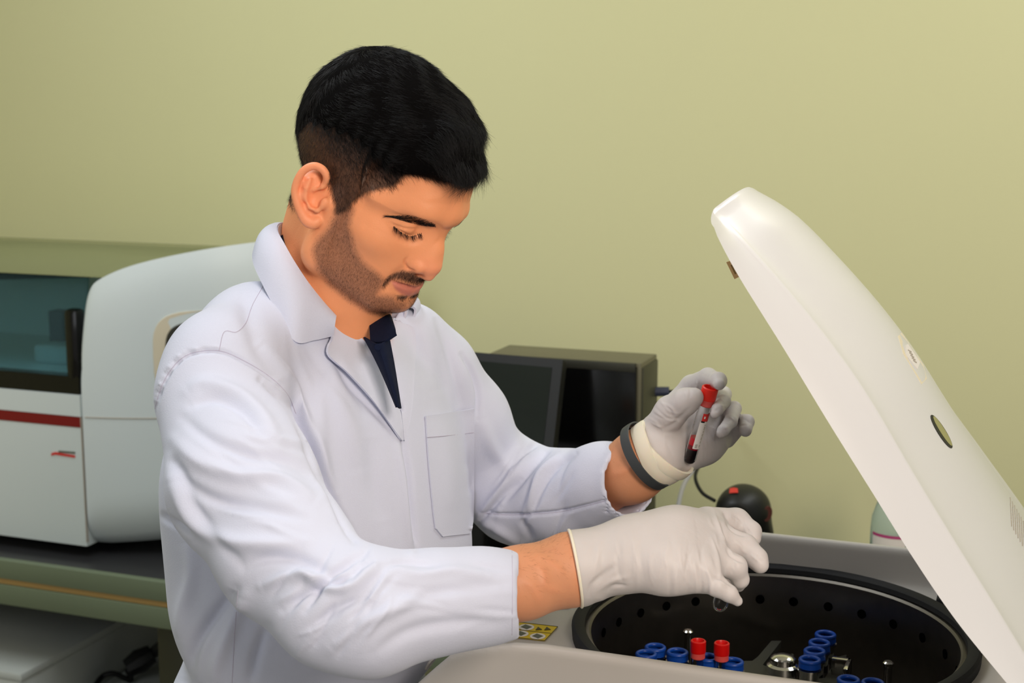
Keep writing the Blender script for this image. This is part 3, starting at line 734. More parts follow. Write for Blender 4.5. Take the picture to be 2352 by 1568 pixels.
# tube holders: thing > ring, sleeve
rings_px = [(1896, 1458, 'farthest holder of the row of four at the bowl back'), (1882, 1477, 'second from the back in the row of four'), (1871, 1496, 'third from the back in the row of four'), (1860, 1516, 'nearest holder of the row of four, by the chrome knob'),
            (1505, 1488, 'leftmost one, above the housing edge'), (1484, 1503, 'half hidden behind the housing edge at far left'), (1556, 1499, 'beside the left steel pin'), (1625, 1511, 'between the two red-capped tubes'), (1683, 1521, 'right of the two red-capped tubes'),
            (1949, 1562, 'low by the housing edge below the row of four'), (2005, 1569, 'rightmost one, barely above the housing edge')]
proto = None
for a, b, lab in rings_px:
    c = plane(a, b, 2, ZR)
    if proto is None:
        h = empty('tube_holder', c-np.array([0, 0, .05]), 'x', 'holder', 'blue-rimmed tube holders in the rotor'); z = .05
        def torus(R1, r1, zc, n1=28, n2=10):
            V = []; Fc = []
            for i in range(n1):
                t = 2*np.pi*i/n1
                for j in range(n2):
                    p = 2*np.pi*j/n2; V.append((c[0]+(R1+r1*math.cos(p))*math.cos(t), c[1]+(R1+r1*math.cos(p))*math.sin(t), zc+r1*1.15*math.sin(p)))
            for i in range(n1):
                for j in range(n2): Fc.append([i*n2+j, ((i+1) % n1)*n2+j, ((i+1) % n1)*n2+(j+1) % n2, i*n2+(j+1) % n2])
            return V, Fc
        V, Fc = torus(.0098, .0022, c[2]); o1 = mobj('rim_ring', V, Fc, M['blue'], h)
        o2 = MB().lathe([(.0115, -.0015), (.0118, -.007), (.0085, -.008), (.0085, -.004)], c, n=28, closed=False).build('rim_collar', M['blue'], h)
        o3 = MB().lathe([(.008, -.06), (.010, -.055), (.0105, -.012), (.0125, -.011), (.0125, -.009), (.0090, -.009), (.0088, -.05)], c, n=28, closed=True).build('sleeve', M['chrome'], h)
        proto = [h, o1, o2, o3]
        h['label'] = 'blue-rimmed metal tube holder, '+lab
    else:
        h = proto[0].copy(); COL.objects.link(h); h.location = tuple(c-np.array([0, 0, .05])); h['label'] = 'blue-rimmed metal tube holder, '+lab
        for o in proto[1:]:
            d = o.copy(); COL.objects.link(d); d.parent = h
def blood_tube(name, top, axis, label, R=.0062, L=.075, RC_=.0082, filled=True, capm='red', group=None, gl=True):
    a = np.array(axis, float); a /= np.linalg.norm(a); top = np.array(top, float)
    bot = top-a*(L+.008); t = empty(name, bot, label, 'test tube', group)
    # profile heights measured from the bottom
    hs = [(.0008, 0), (R*.45, R*.11), (R*.75, R*.34), (R*.94, R*.7), (R, R), (R, L-.006)]
    inn = [(R-.0009, L-.006), (R-.0009, R), (R*.8-.0008, R*.5), (R*.4, R*.2+.0004), (.0004, .0009)]
    MB().lathe(hs+inn, bot, a, 36, closed=True).build('glass', M['glass'], t)
    if filled:
        ri = R-.00095
        MB().lathe([(.0004, .0010), (ri*.45, .0014), (ri*.78, .0028), (ri, R), (ri, .017)], bot, a, 32).build('blood_cells', M['blood3'], t)
        MB().lathe([(ri, .0171), (ri, .022)], bot, a, 32).build('blood_layer', M['blood2'], t)
        MB().lathe([(ri, .0221), (ri, .030)], bot, a, 32).build('serum', M['blood'], t)
    H = L+.008
    MB().lathe([(R+.0004, H-.020), (RC_-.0006, H-.019), (RC_-.0006, H-.0125)], bot, a, 36, closed=False).build('cap_skirt', mat('pink_red_plastic', (232, 90, 84), .35, trans=.2), t)
    MB().lathe([(RC_-.0002, H-.013), (RC_, H-.012), (RC_, H-.0008), (RC_-.0008, H), (RC_-.0018, H), (RC_-.0024, H-.001), (RC_-.0026, H-.006), (.0005, H-.0065)], bot, a, 36, closed=True).build('cap', M[capm], t)
    return t, bot, a
for (a, b, lab) in ((1604, 1470, 'red-capped blood tube in the rotor beside the left steel pin'), (1658, 1475, 'red-capped blood tube in the rotor, right of the other red-capped one')):
    tp = plane(a, b, 2, 1.043); blood_tube('test_tube', tp, (0, 0, 1), lab, capm='red_dark', group='red-capped tubes in the rotor')
# bench under the centrifuge
cb = empty('instrument_table', (-.05, 1.4, 0), 'table under the centrifuge', 'table')
cb['label'] = 'pale table carrying the open centrifuge'
MB().box((-.562, 1.08, .76), (.75, 1.78, .80), .004).build('tabletop', M['cabinet'], cb)
for x in (-.53, .70):
    for y in (1.13, 1.75): MB().box((x-.025, y-.025, 0), (x+.025, y+.025, .76), .003).build('leg', M['cabinet'], cb)
# ================================================================== PERSON
per = empty('person', (-.62, 1.45, 0), 'man in a white lab coat and white gloves looking down, holding up a tube', 'person')
RH = np.array([[.56887, .44330, .69273], [.11901, .78906, -.60267], [-.81377, .42528, .39612]])   # head axes (left, up, forward) in the camera frame
TH = np.array([-.13577776, .13725425, -1.3640461])
def h2c(P): return np.asarray(P) @ RH.T + TH
def c2h(P): return (np.asarray(P)-TH) @ RH
def hs_(px, py, x):                      # point of the head seen at a pixel, given its distance from the mid plane
    d = np.array([(px-CX)/F, -(py-CY)/F, -1.]); a = RH.T @ d; b = RH.T @ TH; s = (x+b[0])/a[0]; return s*a-b
# ---- head volume (head frame: x left, y up, z forward)
def both(f):
    for s in (1, -1): f(s)
hv = Vol((-.108, -.215, -.135), (.108, .150, .125), .00135)
hv.ell((0, .048, -.007), (.0725, .076, .094), k=0)
hv.ell((0, .056, .026), (.056, .046, .056), k=.02)
hv.ell((0, .000, .020), (.066, .070, .066), k=.02)
hv.ell((0, -.030, .045), (.046, .050, .040), k=.02)
def f_(s):
    hv.cap((s*.056, -.050, .014), (s*.022, -.066, .066), .014, .012, k=.022)         # jaw
    hv.cap((s*.062, .000, .010), (s*.056, -.050, .014), .010, .012, k=.02)
    hv.ell((s*.044, -.002, .058), (.018, .016, .018), k=.016)                         # cheek
    hv.cap((s*.008, .039, .087), (s*.030, .042, .082), .009, .009, k=.014)            # brow
    hv.cap((s*.030, .042, .082), (s*.054, .035, .058), .009, .008, k=.014)
both(f_)
hv.ell((0, -.061, .076), (.020, .015, .016), k=.014)                                  # chin
hv.ell((0, .060, .062), (.042, .028, .026), k=.02)                                     # forehead
both(lambda s: hv.ell((s*.031, .019, .088), (.016, .0105, .015), k=.012, op='s'))     # sockets
both(lambda s: hv.ell((s*.0315, .0175, .0665), (.0155, .0125, .0140), k=.004))        # lids over the eyes
hv.ell((0, -.040, .067), (.024, .019, .020), k=.012)                                  # muzzle
hv.cap((0, .024, .081), (0, .004, .0895), .0068, .0078, k=.010)                       # nose
hv.cap((0, .004, .0880), (0, -.0118, .0940), .0072, .0095, k=.006)
hv.cap((0, .012, .070), (0, -.010, .082), .010, .0155, k=.012)
both(lambda s: hv.ell((s*.0125, -.0150, .0880), (.0068, .0074, .0095), k=.0025))
hv.ell((0, -.0215, .0945), (.005, .006, .008), k=.004)
both(lambda s: hv.ell((s*.0068, -.0235, .0915), (.0032, .0030, .0050), k=.002, op='s'))
# lips
def lipz(x, z0): return z0-.014*(abs(x)/.025)**2
for z0, y0, y1, r in ((.0838, -.0370, -.0400, .0044), (.0830, -.0470, -.0415, .0050)):
    xs = np.linspace(-.024, .024, 9); P = [(x, y0+(y1-y0)*abs(x/.024)**1.5, lipz(x, z0)) for x in xs]; R_ = [r*(1-.65*abs(x/.024)**1.6) for x in xs]
    hv.chain(P, R_, k=.0035)
hv.ell((0, -.0550, .0935), (.015, .004, .0055), k=.006, op='s')
# neck and shoulders root
nk = lambda a, b, d: c2h(cs(a, b, d))
hv.cap(nk(792, 500, 1.395), nk(752, 690, 1.405), .052, .057, k=.02)
hv.cap(nk(752, 690, 1.41), nk(770, 810, 1.435), .055, .056, k=.02)
hv.cap(nk(812, 695, 1.395), nk(812, 800, 1.41), .027, .025, k=.03)
hv.cap(nk(745, 480, 1.40), nk(715, 640, 1.41), .030, .038, k=.02)
# ears
def ear(s):
    m = lambda p: (p[0]*-s, p[1], p[2])
    px = [(742, 432, -.075), (751, 407, -.078), (739, 387, -.082), (719, 381, -.086), (698, 391, -.090), (683, 414, -.092), (677, 440, -.092), (682, 464, -.090), (692, 488, -.086), (704, 506, -.082), (720, 513, -.078), (731, 506, -.075)]
    P = catmull([hs_(a, b, x) for a, b, x in px], 3); R_ = np.interp(np.linspace(0, 1, len(P)), [0, .1, .6, .85, 1], [.0026, .0030, .0030, .0048, .0042])
    ctr = [hs_(735, 430, -.071), hs_(715, 420, -.079), hs_(712, 470, -.077), hs_(725, 495, -.074)]
    # plate behind
    for q, r in ((hs_(722, 406, -.075), .0075), (hs_(704, 418, -.081), .0076), (hs_(699, 446, -.082), .0076), (hs_(705, 478, -.079), .0068), (hs_(722, 500, -.075), .0055)):
        hv.cap(m(q), m(hs_(742, 455, -.066)), r, .010, k=.004)
    hv.chain([m(p) for p in P], R_, k=.0022)
    hv.chain([m(hs_(a, b, x)) for a, b, x in ((712, 412, -.085), (704, 432, -.086), (705, 455, -.085), (714, 474, -.083), (729, 482, -.080), (738, 470, -.079))], [.0018, .0026, .0028, .0028, .0026, .0030], k=.0025)   # antihelix, antitragus
    hv.ell(m(hs_(728, 452, -.082)), (.0075, .0105, .0085), k=.004, op='s')            # concha
    hv.chain([m(hs_(a, b, x)) for a, b, x in ((738, 418, -.084), (722, 396, -.089), (704, 403, -.092), (693, 424, -.094), (691, 452, -.093), (699, 478, -.089))], [.0026]*6, k=.002, op='s')
    hv.cap(m(hs_(739, 431, -.079)), m(hs_(722, 438, -.080)), .0016, .0008, k=.004)
    hv.ell(m(hs_(745, 466, -.077)), (.0035, .0055, .0040), k=.004)                    # tragus
ear(1); ear(-1)
Vh, Qh = hv.mesh(3); del hv
# more curvature across the face front
_w = np.clip((Vh[:, 2]-.020)/.035, 0, 1)*(.35+.65*np.clip((Vh[:, 1]+.045)/.05, 0, 1))*(np.abs(Vh[:, 0]) < .075)*np.clip((.074-np.abs(Vh[:, 0]))/.01, 0, 1)
_ax = np.abs(Vh[:, 0]); Vh[:, 2] -= (.0135+.0115*np.clip((Vh[:, 1]-.030)/.02, 0, 1))*_w*np.minimum(_ax/.05, 1.2)**2; Vh[:, 0] *= 1-.055*_w*np.clip(_ax/.03, 0, 1)
Vc_h = h2c(Vh)
# mirrored pixel position, so that the far half gets the same modelling
def mirpx(Vx): m = Vx.copy(); m[:, 0] = -np.abs(m[:, 0]); return pxy(h2c(m))
UVm = mirpx(Vh); Nn = vnorm(Vh, Qh); facing = ((Nn*[1, 1, 1])[:, 2] > -.2)
fc = np.clip(Nn[:, 2]*1.5+.6, 0, 1); fc[Vh[:, 2] < -.03] = 0
side = np.clip((np.abs(Nn[:, 0]))*1.5+.3, 0, 1)
VH = Vh.copy()
def fstroke(pts, w, amp, sharp=False): stroke(VH, Nn, UVm, pts, w, amp, sharp, face=fc)
fstroke([(896, 512), (915, 521), (938, 526), (962, 525)], 2.6, -.0016)                # lid crease
fstroke([(903, 519), (920, 531), (945, 542), (969, 534)], 2.6, -.0012)                # lash line
fstroke([(895, 524), (915, 545), (942, 557), (966, 552)], 7, -.0010)                  # under-eye
fstroke([(936, 590), (930, 604), (938, 618), (953, 622)], 3.2, -.0022)                # wing of the nose
fstroke([(930, 612), (912, 628), (898, 642), (888, 660)], 9, -.0017)                  # smile fold
fstroke([(890, 640), (888, 652), (892, 664)], 5, -.0011)
fstroke([(905, 520), (955, 512), (990, 525)], 6, -.0006)
fstroke([(897, 645), (915, 651), (935, 657), (960, 665)], 3.0, -.0026)
fstroke([(905, 643), (928, 648), (950, 656)], 3.5, .0007)
fstroke([(905, 655), (925, 664), (940, 670)], 5, .0008)
N2 = vnorm(VH, Qh)
# ---- skin colours: beard stubble, cropped scalp, lips, reddened ears, nose with a painted highlight
nz = rng.normal(size=len(VH))*.02
skin = np.array(s2l((236, 156, 108))[:3]); beardc = np.array(s2l((112, 80, 66))[:3]); scalp = np.array(s2l((56, 37, 27))[:3]); lipc = np.array(s2l((190, 108, 98))[:3]); red = np.array(s2l((250, 158, 122))[:3])
beard_poly = [(768, 482), (803, 470), (812, 480), (803, 520), (814, 570), (832, 600), (868, 628), (884, 645), (876, 660), (868, 676), (905, 680), (912, 690), (940, 690), (938, 705), (905, 726), (850, 716), (800, 688), (755, 652), (728, 615), (718, 574), (728, 552), (757, 520), (768, 495)]
mous_poly = [(893, 636), (905, 629), (925, 622), (945, 625), (966, 636), (972, 645), (958, 651), (938, 647), (915, 640), (898, 643), (882, 660), (876, 656), (882, 646)]
soul_poly = [(910, 678), (935, 679), (932, 686), (918, 688)]
bm_ = np.maximum(np.maximum(inpoly(UVm, beard_poly, 9)*.80, inpoly(UVm, mous_poly, 4)*.95), inpoly(UVm, soul_poly, 3))
bm_ = bm_*(Vh[:, 2] > -.005)
# outline of the cropped hair, carried over the nape in head frame
sc_poly = [(640, 330), (700, 100), (1160, 100), (1160, 425), (1080, 424), (1010, 416), (960, 402), (930, 398), (905, 430), (870, 436), (838, 446), (812, 466), (795, 486), (770, 492), (768, 466), (757, 425), (738, 385), (712, 374), (690, 384), (674, 420), (668, 520), (655, 560), (600, 560)]
scm = inpoly(UVm, sc_poly, 5); scm[(Vh[:, 1] < -.045)] = 0
nape = (Vh[:, 2] < -.045) & (Vh[:, 1] > -.05); scm[nape] = np.maximum(scm[nape], np.clip((Vh[nape, 1]+.05)/.03, 0, 1))
bk_ = (Vh[:, 2] < -.028) & (Vh[:, 1] > -.045); scm[bk_] = np.maximum(scm[bk_], np.clip((Vh[bk_, 1]+.045)/.02, 0, 1)*np.clip((-.028-Vh[bk_, 2])/.006, 0, 1))
scm = scm*(1-np.clip((np.abs(Vh[:, 0])-.0765)/.003, 0, 1)*(Vh[:, 1] < .036)*(Vh[:, 2] > -.03))
lip_poly = [(897, 646), (912, 648), (930, 652), (948, 655), (960, 658), (956, 668), (940, 680), (922, 676), (908, 664)]
lm = inpoly(UVm, lip_poly, 3)*(Vh[:, 2] > .055)
col = np.tile(skin, (len(VH), 1))
rm = np.exp(-(((Vh-[0, -.016, .098])/[.02, .014, .02])**2).sum(1))+.8*np.exp(-((np.abs(Vh[:, 0])-.088)/.012)**2)*(Vh[:, 1] < .04)  # nose tip tinted lighter so its highlight sits in the colour; ears reddened
def mixc(c, m): 
    global col
    m = np.clip(m, 0, 1)[:, None]; col = col*(1-m)+c*m
mixc(red, rm*.55); mixc(beardc, bm_*.85); mixc(scalp, scm*.93); mixc(np.array([.010, .008, .007]), scm*np.clip((Vh[:, 1]-.045)/.035, 0, 1)*.9); mixc(lipc, lm*.8)
# ---- the rest of the body, coarse, under the clothes; camera frame
WD = RC.T @ np.array([0, 0, -1.]); WD /= np.linalg.norm(WD)          # world down in the camera frame
TL = np.array([.60, 0, -.80]); TL -= WD*(TL@WD); TL /= np.linalg.norm(TL)   # his left
TF = np.cross(WD, TL); TF *= np.sign(TF[0]); TF /= np.linalg.norm(TF)        # his front
T0 = cs(742, 1150, 1.44)
def tp(l, f, dn): return T0+TL*l+TF*f+WD*dn
AX = np.stack([TL, TF, WD], 1)
RA = [(500, 915, 1.29, 120), (560, 1120, 1.225, 118), (655, 1270, 1.18, 112), (790, 1400, 1.14, 105), (1000, 1370, 1.16, 86), (1200, 1338, 1.195, 74), (1308, 1308, 1.217, 72), (1345, 1300, 1.217, 60), (1420, 1283, 1.222, 52)]
LA = [(1000, 880, 1.54, 66), (1065, 985, 1.57, 60), (1140, 1130, 1.64, 56), (1260, 1130, 1.59, 58), (1370, 1110, 1.52, 66), (1450, 1082, 1.480, 65), (1482, 1050, 1.472, 61), (1520, 1020, 1.470, 48)]
def arm_pts(A, f=1.): return [cs(a, b, d) for a, b, d, r in A], [r*d/F*f for a, b, d, r in A]
bv = Vol((-.42, -.98, -1.95), (.26, .06, -1.0), .0065)
bv.cap(cs(755, 800, 1.43), cs(745, 900, 1.44), .052, .075, k=.04)
bv.ell(tp(0, 0, .0), (.150, .090, .14), AX, k=.05); bv.ell(tp(0, -.015, .15), (.125, .080, .14), AX, k=.04); bv.ell(tp(0, -.065, .36), (.135, .080, .14), AX, k=.04)
P, R_ = arm_pts(RA); bv.chain(P, R_, k=.02); P, R_ = arm_pts(LA); bv.chain(P, R_, k=.02)
Vb, Qb = bv.mesh(2); del bv
# forearms again in fine detail where skin shows
def fine_arm(A, i0, h, veins):
    P, R_ = arm_pts(A); P = P[i0:]; R_ = R_[i0:]; lo = np.min(P, 0)-.06; hi = np.max(P, 0)+.06; v = Vol(lo, hi, h)
    v.chain(P, R_, k=.02); V, Q = v.mesh(2); N = vnorm(V, Q); UV = pxy(V); face = N[:, 2].copy()
    for pts, w, a in veins: stroke(V, N, UV, pts, w, a, face=face)
    return V, Q
Vr, Qr = fine_arm(RA, 4, .002, [([(1215, 1285), (1245, 1310), (1255, 1345), (1290, 1360)], 8, .0012), ([(1235, 1275), (1270, 1295), (1300, 1320)], 8, .0010), ([(1200, 1330), (1225, 1350), (1240, 1385)], 9, .0010)])
Vl, Ql = fine_arm(LA, 3, .002, [([(1400, 1090), (1440, 1080), (1475, 1040)], 9, .0010)])
# legs, in the same mesh (hidden by trousers)
parts = [(h2c(VH), Qh, col)]
for V, Q in ((Vb, Qb), (Vr, Qr), (Vl, Ql)): parts.append((V, Q, np.tile(np.array(s2l((216, 146, 108))[:3]), (len(V), 1))))
VV = np.vstack([p[0] for p in parts]); off = np.cumsum([0]+[len(p[0]) for p in parts[:-1]]); QQ = np.vstack([p[1]+o for p, o in zip(parts, off)]); CCo = np.vstack([p[2] for p in parts])
body_o = mobj('body', to_w(VV), QQ, M['skin'], per, colors=CCo)
# ---- trousers and shoes (below the frame)
wv = Vol((-1.05, 1.05, .0), (-.25, 1.85, .95), .012)
tw = to_w(tp(0, -.06, .36)); fl = np.array([tw[0], tw[1], 0])
LW = RC @ TL; LW[2] = 0; LW /= np.linalg.norm(LW); FW = RC @ TF; FW[2] = 0; FW /= np.linalg.norm(FW)
wv.ell(fl+[0, 0, .86], (.165, .12, .13), np.c_[LW, FW, [0, 0, 1]], k=.05)
for s in (-1, 1): wv.chain([fl+LW*s*.09+[0, 0, .84], fl+LW*s*.095+FW*.01+[0, 0, .48], fl+LW*s*.10-FW*.01+[0, 0, .05]], [.088, .066, .056], k=.03)
V, Q = wv.mesh(2); mobj('trousers', V, Q, M['trouser'], per)
for s in (-1, 1):
    sv = Vol(fl+LW*s*.1-[.22, .22, .01], fl+LW*s*.1+[.22, .22, .12], .006); b = fl+LW*s*.10
    sv.cap(b-FW*.04+[0, 0, .045], b+FW*.05+[0, 0, .042], .043, .042, k=.02); sv.cap(b+FW*.05+[0, 0, .04], b+FW*.16+[0, 0, .032], .041, .030, k=.02)

    V, Q = sv.mesh(2); V[:, 2] = np.maximum(V[:, 2], 0); mobj('shoe', V, Q, M['shoe'], per)

# ================================================================== COAT
cvl = Vol((-.50, -.70, -1.80), (.24, .14, -.98), .0038)
def torso(v, g, k=.03):
    v.ell(tp(-.005, 0, -.03), (.180+g, .112+g, .15), AX, k=k)
    v.ell(tp(0, .004, .065), (.180+g, .122+g, .17), AX, k=k)
    v.ell(tp(0, -.045, .34), (.184+g, .118+g, .26), AX, k=k)
    v.ell(tp(0, -.060, .56), (.195+g, .125+g, .26), AX, k=k)
torso(cvl, 0)
cp = lambda a, b, d, r: (cs(a, b, d), r*d/F)
def cone(v, A, Bq, k): (a, ra), (b, rb) = cp(*A), cp(*Bq); v.cap(a, b, ra, rb, k)
def coat_shoulders(v, g=0):
    for A_, B_, k_ in (((705, 785, 1.41, 124-g), (595, 795, 1.365, 138-g), .02), ((595, 795, 1.365, 138-g), (518, 848, 1.30, 134-g), .02), ((518, 848, 1.30, 134-g), (512, 905, 1.29, 136-g), .015),
                       ((770, 800, 1.44, 110-g), (925, 808, 1.51, 110-g), .02), ((925, 808, 1.51, 110-g), (970, 845, 1.54, 108-g), .015), ((745, 800, 1.42, 110-g), (800, 900, 1.42, 130-g), .03), ((668, 745, 1.45, 85-g), (660, 900, 1.45, 140-g), .03)):
        cone(v, A_, B_, k_)
coat_shoulders(cvl)
RS = [(505, 918, 1.285, 142), (558, 1116, 1.215, 165), (655, 1272, 1.17, 150), (768, 1388, 1.135, 136), (850, 1406, 1.13, 138), (1000, 1382, 1.15, 112), (1100, 1370, 1.17, 103), (1190, 1363, 1.19, 100)]
LS = [(1000, 868, 1.53, 105), (1072, 960, 1.56, 92), (1130, 1085, 1.61, 98), (1190, 1130, 1.60, 112), (1290, 1138, 1.555, 100), (1385, 1108, 1.505, 86), (1490, 1100, 1.45, 85)]
P, R_ = arm_pts(RS); cvl.chain(P, R_, k=.018); P, R_ = arm_pts(LS); cvl.chain(P, R_, k=.018)
cone(cvl, (1250, 1190, 1.60, 60), (1380, 1160, 1.52, 40), .03)
# cut the sleeve ends flat and hollow them
def halfcut(v, c, n, rad, k=0):
    c = np.array(c); n = np.array(n, float); n /= np.linalg.norm(n)
    v.fn(lambda X, Y, Z: np.maximum(-((X-c[0])*n[0]+(Y-c[1])*n[1]+(Z-c[2])*n[2]), np.sqrt((X-c[0])**2+(Y-c[1])**2+(Z-c[2])**2)-rad), c-rad, c+rad, op='s', k=k)
ce = cs(1196, 1363, 1.19); halfcut(cvl, ce, (1, .01, .05), .075)
a, b = cs(1110, 1370, 1.17), cs(1215, 1361, 1.195); cvl.cap(a, b, 84*1.17/F, 90*1.19/F, k=.002, op='s')
cl = cs(1456, 1105, 1.474); nl = np.array([.62, .05, .78]); halfcut(cvl, cl, nl, .085)
a, b = cs(1370, 1114, 1.512), cs(1510, 1098, 1.44); cvl.cap(a, b, 71*1.5/F, 74*1.46/F, k=.002, op='s')
# opening at the neck and chest
def prismcut(v, poly, d0, d1, k=0):
    poly = np.array(poly, float)
    mid = (d0+d1)/2; c3 = [cs(a, b, dd) for a, b in poly for dd in (d0, d1)]; lo, hi = np.min(c3, 0), np.max(c3, 0)
    def f(X, Y, Z):
        sh = np.broadcast_shapes(X.shape, Y.shape, Z.shape); Xb, Yb, Zb = (np.broadcast_to(q, sh).ravel() for q in (X, Y, Z))
        U = np.stack([CX+F*Xb/-Zb, CY-F*Yb/-Zb], -1); s = np.empty(len(U)); B_ = 400000
        for i in range(0, len(U), B_): q = inpoly(U[i:i+B_], poly, 60); s[i:i+B_] = (.5-q)*120*mid/F
        return np.maximum(s.reshape(sh), np.maximum(-Zb-d1, d0+Zb).reshape(sh))
    v.fn(f, lo, hi, op='s', k=k)
prismcut(cvl, [(655, 470), (652, 560), (700, 650), (768, 735), (846, 800), (885, 868), (918, 945), (922, 942), (903, 870), (893, 790), (905, 735), (960, 650), (960, 470)], 1.22, 1.52)
# hem: coat ends at the knees
Vk, Qk = cvl.mesh(2); del cvl
Vk, Qk = refine(Vk, Qk)
Nk = vnorm(Vk, Qk); UVk = pxy(Vk); fk = (Nk*(-Vk/np.linalg.norm(Vk, axis=1)[:, None])).sum(1)
# only the layer nearest the camera gets a traced fold
near_sleeve = [(345, 930), (380, 820), (450, 800), (600, 850), (690, 940), (740, 1080), (800, 1220), (850, 1262), (1195, 1255), (1200, 1475), (1060, 1470), (900, 1560), (760, 1550), (600, 1440), (440, 1230), (380, 1160)]
def kst(pts, w, amp, sharp=False, oe=False): stroke(Vk, Nk, UVk, pts, w, amp, sharp, fk, oe)
COAT_STROKES = [
 # shoulder seam gathers and armhole
 ([(352, 1000), (358, 930), (385, 860), (430, 815), (500, 805), (560, 828), (620, 865), (665, 912), (690, 985)], 5, -.0022),
 ([(600, 872), (660, 925), (700, 1000), (735, 1090), (775, 1170), (812, 1240)], 9, -.006),
 ([(640, 880), (700, 960), (735, 1040), (770, 1130)], 14, .003),
 ([(430, 900), (470, 880), (540, 900), (600, 950), (640, 1010)], 16, .0035),
 ([(440, 930), (500, 915), (560, 945), (600, 1000)], 12, -.0030),
 ([(420, 960), (470, 1000), (560, 1040), (660, 1060), (725, 1100)], 13, -.0030),
 ([(400, 1010), (460, 1060), (540, 1090), (640, 1100), (730, 1150)], 16, .0040),
 ([(385, 1040), (430, 1110), (500, 1150), (600, 1165), (700, 1190)], 15, -.0032),
 ([(395, 1100), (440, 1190), (520, 1240), (610, 1250), (700, 1250)], 18, .0045),
 ([(400, 1060), (430, 1140), (480, 1210), (560, 1300)], 14, -.0028),
 ([(560, 1300), (620, 1280), (700, 1290), (770, 1330)], 14, -.0030),
 ([(600, 1345), (680, 1320), (760, 1330), (830, 1310)], 12, .0038),
 ([(650, 1400), (720, 1350), (790, 1330), (850, 1290)], 10, -.0040),
 ([(690, 1310), (740, 1345), (800, 1350), (860, 1300)], 10, .0035),
 ([(720, 1440), (770, 1400), (830, 1370), (880, 1310)], 12, -.0035),
 ([(760, 1490), (830, 1430), (900, 1400), (980, 1350)], 16, .0030),
 ([(835, 1268), (790, 1300), (740, 1340), (700, 1400)], 9, -.0040),
 ([(900, 1300), (960, 1320), (1040, 1310), (1120, 1320)], 12, .0022),
 ([(880, 1340), (960, 1360), (1060, 1350), (1150, 1350)], 14, -.0022),
 ([(860, 1500), (940, 1450), (1040, 1430), (1150, 1430)], 16, -.0022),
 ([(880, 1300), (930, 1290), (1000, 1300)], 8, -.0020),
 # chest
 ([(560, 660), (570, 720), (600, 800), (650, 870)], 22, -.003),
 ([(600, 790), (650, 850), (690, 930), (705, 1000)], 12, .004),
 ([(730, 900), (735, 1020), (745, 1120), (790, 1200)], 18, .0030),
 ([(765, 830), (800, 880), (850, 930), (900, 985)], 9, -.0030),
 ([(720, 760), (760, 860), (800, 960), (830, 1080)], 26, .003),
 ([(925, 1000), (938, 1080), (945, 1160), (958, 1260)], 7, -.0045),
 ([(910, 1010), (925, 1100), (935, 1200), (945, 1270)], 10, .0030),
 ([(850, 1000), (860, 1100), (880, 1200)], 22, -.0022),
 ([(1000, 720), (1030, 800), (1050, 880), (1060, 940)], 12, -.003),
 ([(960, 730), (985, 820), (1000, 900)], 22, .003),
 ([(1062, 815), (1085, 850), (1100, 900), (1095, 960)], 6, -.0040),
 ([(1010, 960), (1030, 1060), (1035, 1180)], 22, .002),
 # left sleeve
 ([(1105, 960), (1130, 1030), (1170, 1080)], 16, .003),
 ([(1190, 1100), (1160, 1130), (1130, 1165), (1100, 1200)], 6, -.005),
 ([(1210, 1040), (1180, 1090), (1140, 1140), (1105, 1180)], 12, .0045),
 ([(1270, 1022), (1230, 1060), (1190, 1110), (1150, 1160)], 8, -.0045),
 ([(1290, 1040), (1240, 1090), (1220, 1150), (1215, 1175)], 8, .0040),
 ([(1255, 1010), (1215, 1030), (1180, 1075)], 6, -.0035),
 ([(1320, 1040), (1270, 1080), (1240, 1130), (1225, 1175)], 7, -.0030),
 ([(1110, 1178), (1180, 1182), (1280, 1176), (1340, 1163), (1397, 1148)], 4, -.0030),
 ([(1195, 1190), (1210, 1215), (1225, 1240)], 8, -.003),
 ([(1100, 1195), (1150, 1220), (1190, 1248)], 10, .003),
 # coat below the arm
 ([(365, 1180), (400, 1200), (440, 1222)], 8, -.0035),
 ([(540, 1355), (490, 1420), (450, 1480), (425, 1560)], 14, -.0045),
 ([(560, 1370), (530, 1440), (500, 1520), (490, 1568)], 16, .0040),
 ([(610, 1440), (590, 1500), (575, 1568)], 12, -.0035),
 ([(430, 1240), (440, 1320), (420, 1400), (410, 1470)], 16, .003),
]
_r = np.random.default_rng(21)
# fine wrinkles: short creases following the big folds
def wr(x, y, a, L, amp, w):
    ca, sa = math.cos(a), math.sin(a); b = _r.uniform(-.25, .25)
    kst([(x+ca*L*(t-.5)-sa*L*b*(.25-(t-.5)**2), y+sa*L*(t-.5)+ca*L*b*(.25-(t-.5)**2)) for t in (0, .35, .7, 1)], w, amp)
for _ in range(26): wr(_r.uniform(660, 880), _r.uniform(1280, 1480), math.radians(_r.uniform(-65, -25)), _r.uniform(60, 130), _r.choice([-1, 1])*_r.uniform(.0010, .0020), _r.uniform(4, 8))
for _ in range(14): wr(_r.uniform(400, 690), _r.uniform(960, 1240), math.radians(_r.uniform(5, 45)), _r.uniform(80, 180), _r.choice([-1, 1])*_r.uniform(.0008, .0016), _r.uniform(6, 11))
for _ in range(12): wr(_r.uniform(900, 1160), _r.uniform(1290, 1450), math.radians(_r.uniform(-15, 15)), _r.uniform(80, 160), _r.choice([-1, 1])*_r.uniform(.0006, .0012), _r.uniform(5, 9))
for _ in range(14): wr(_r.uniform(1130, 1300), _r.uniform(1040, 1220), math.radians(_r.uniform(-75, -40)), _r.uniform(50, 110), _r.choice([-1, 1])*_r.uniform(.0008, .0016), _r.uniform(4, 8))
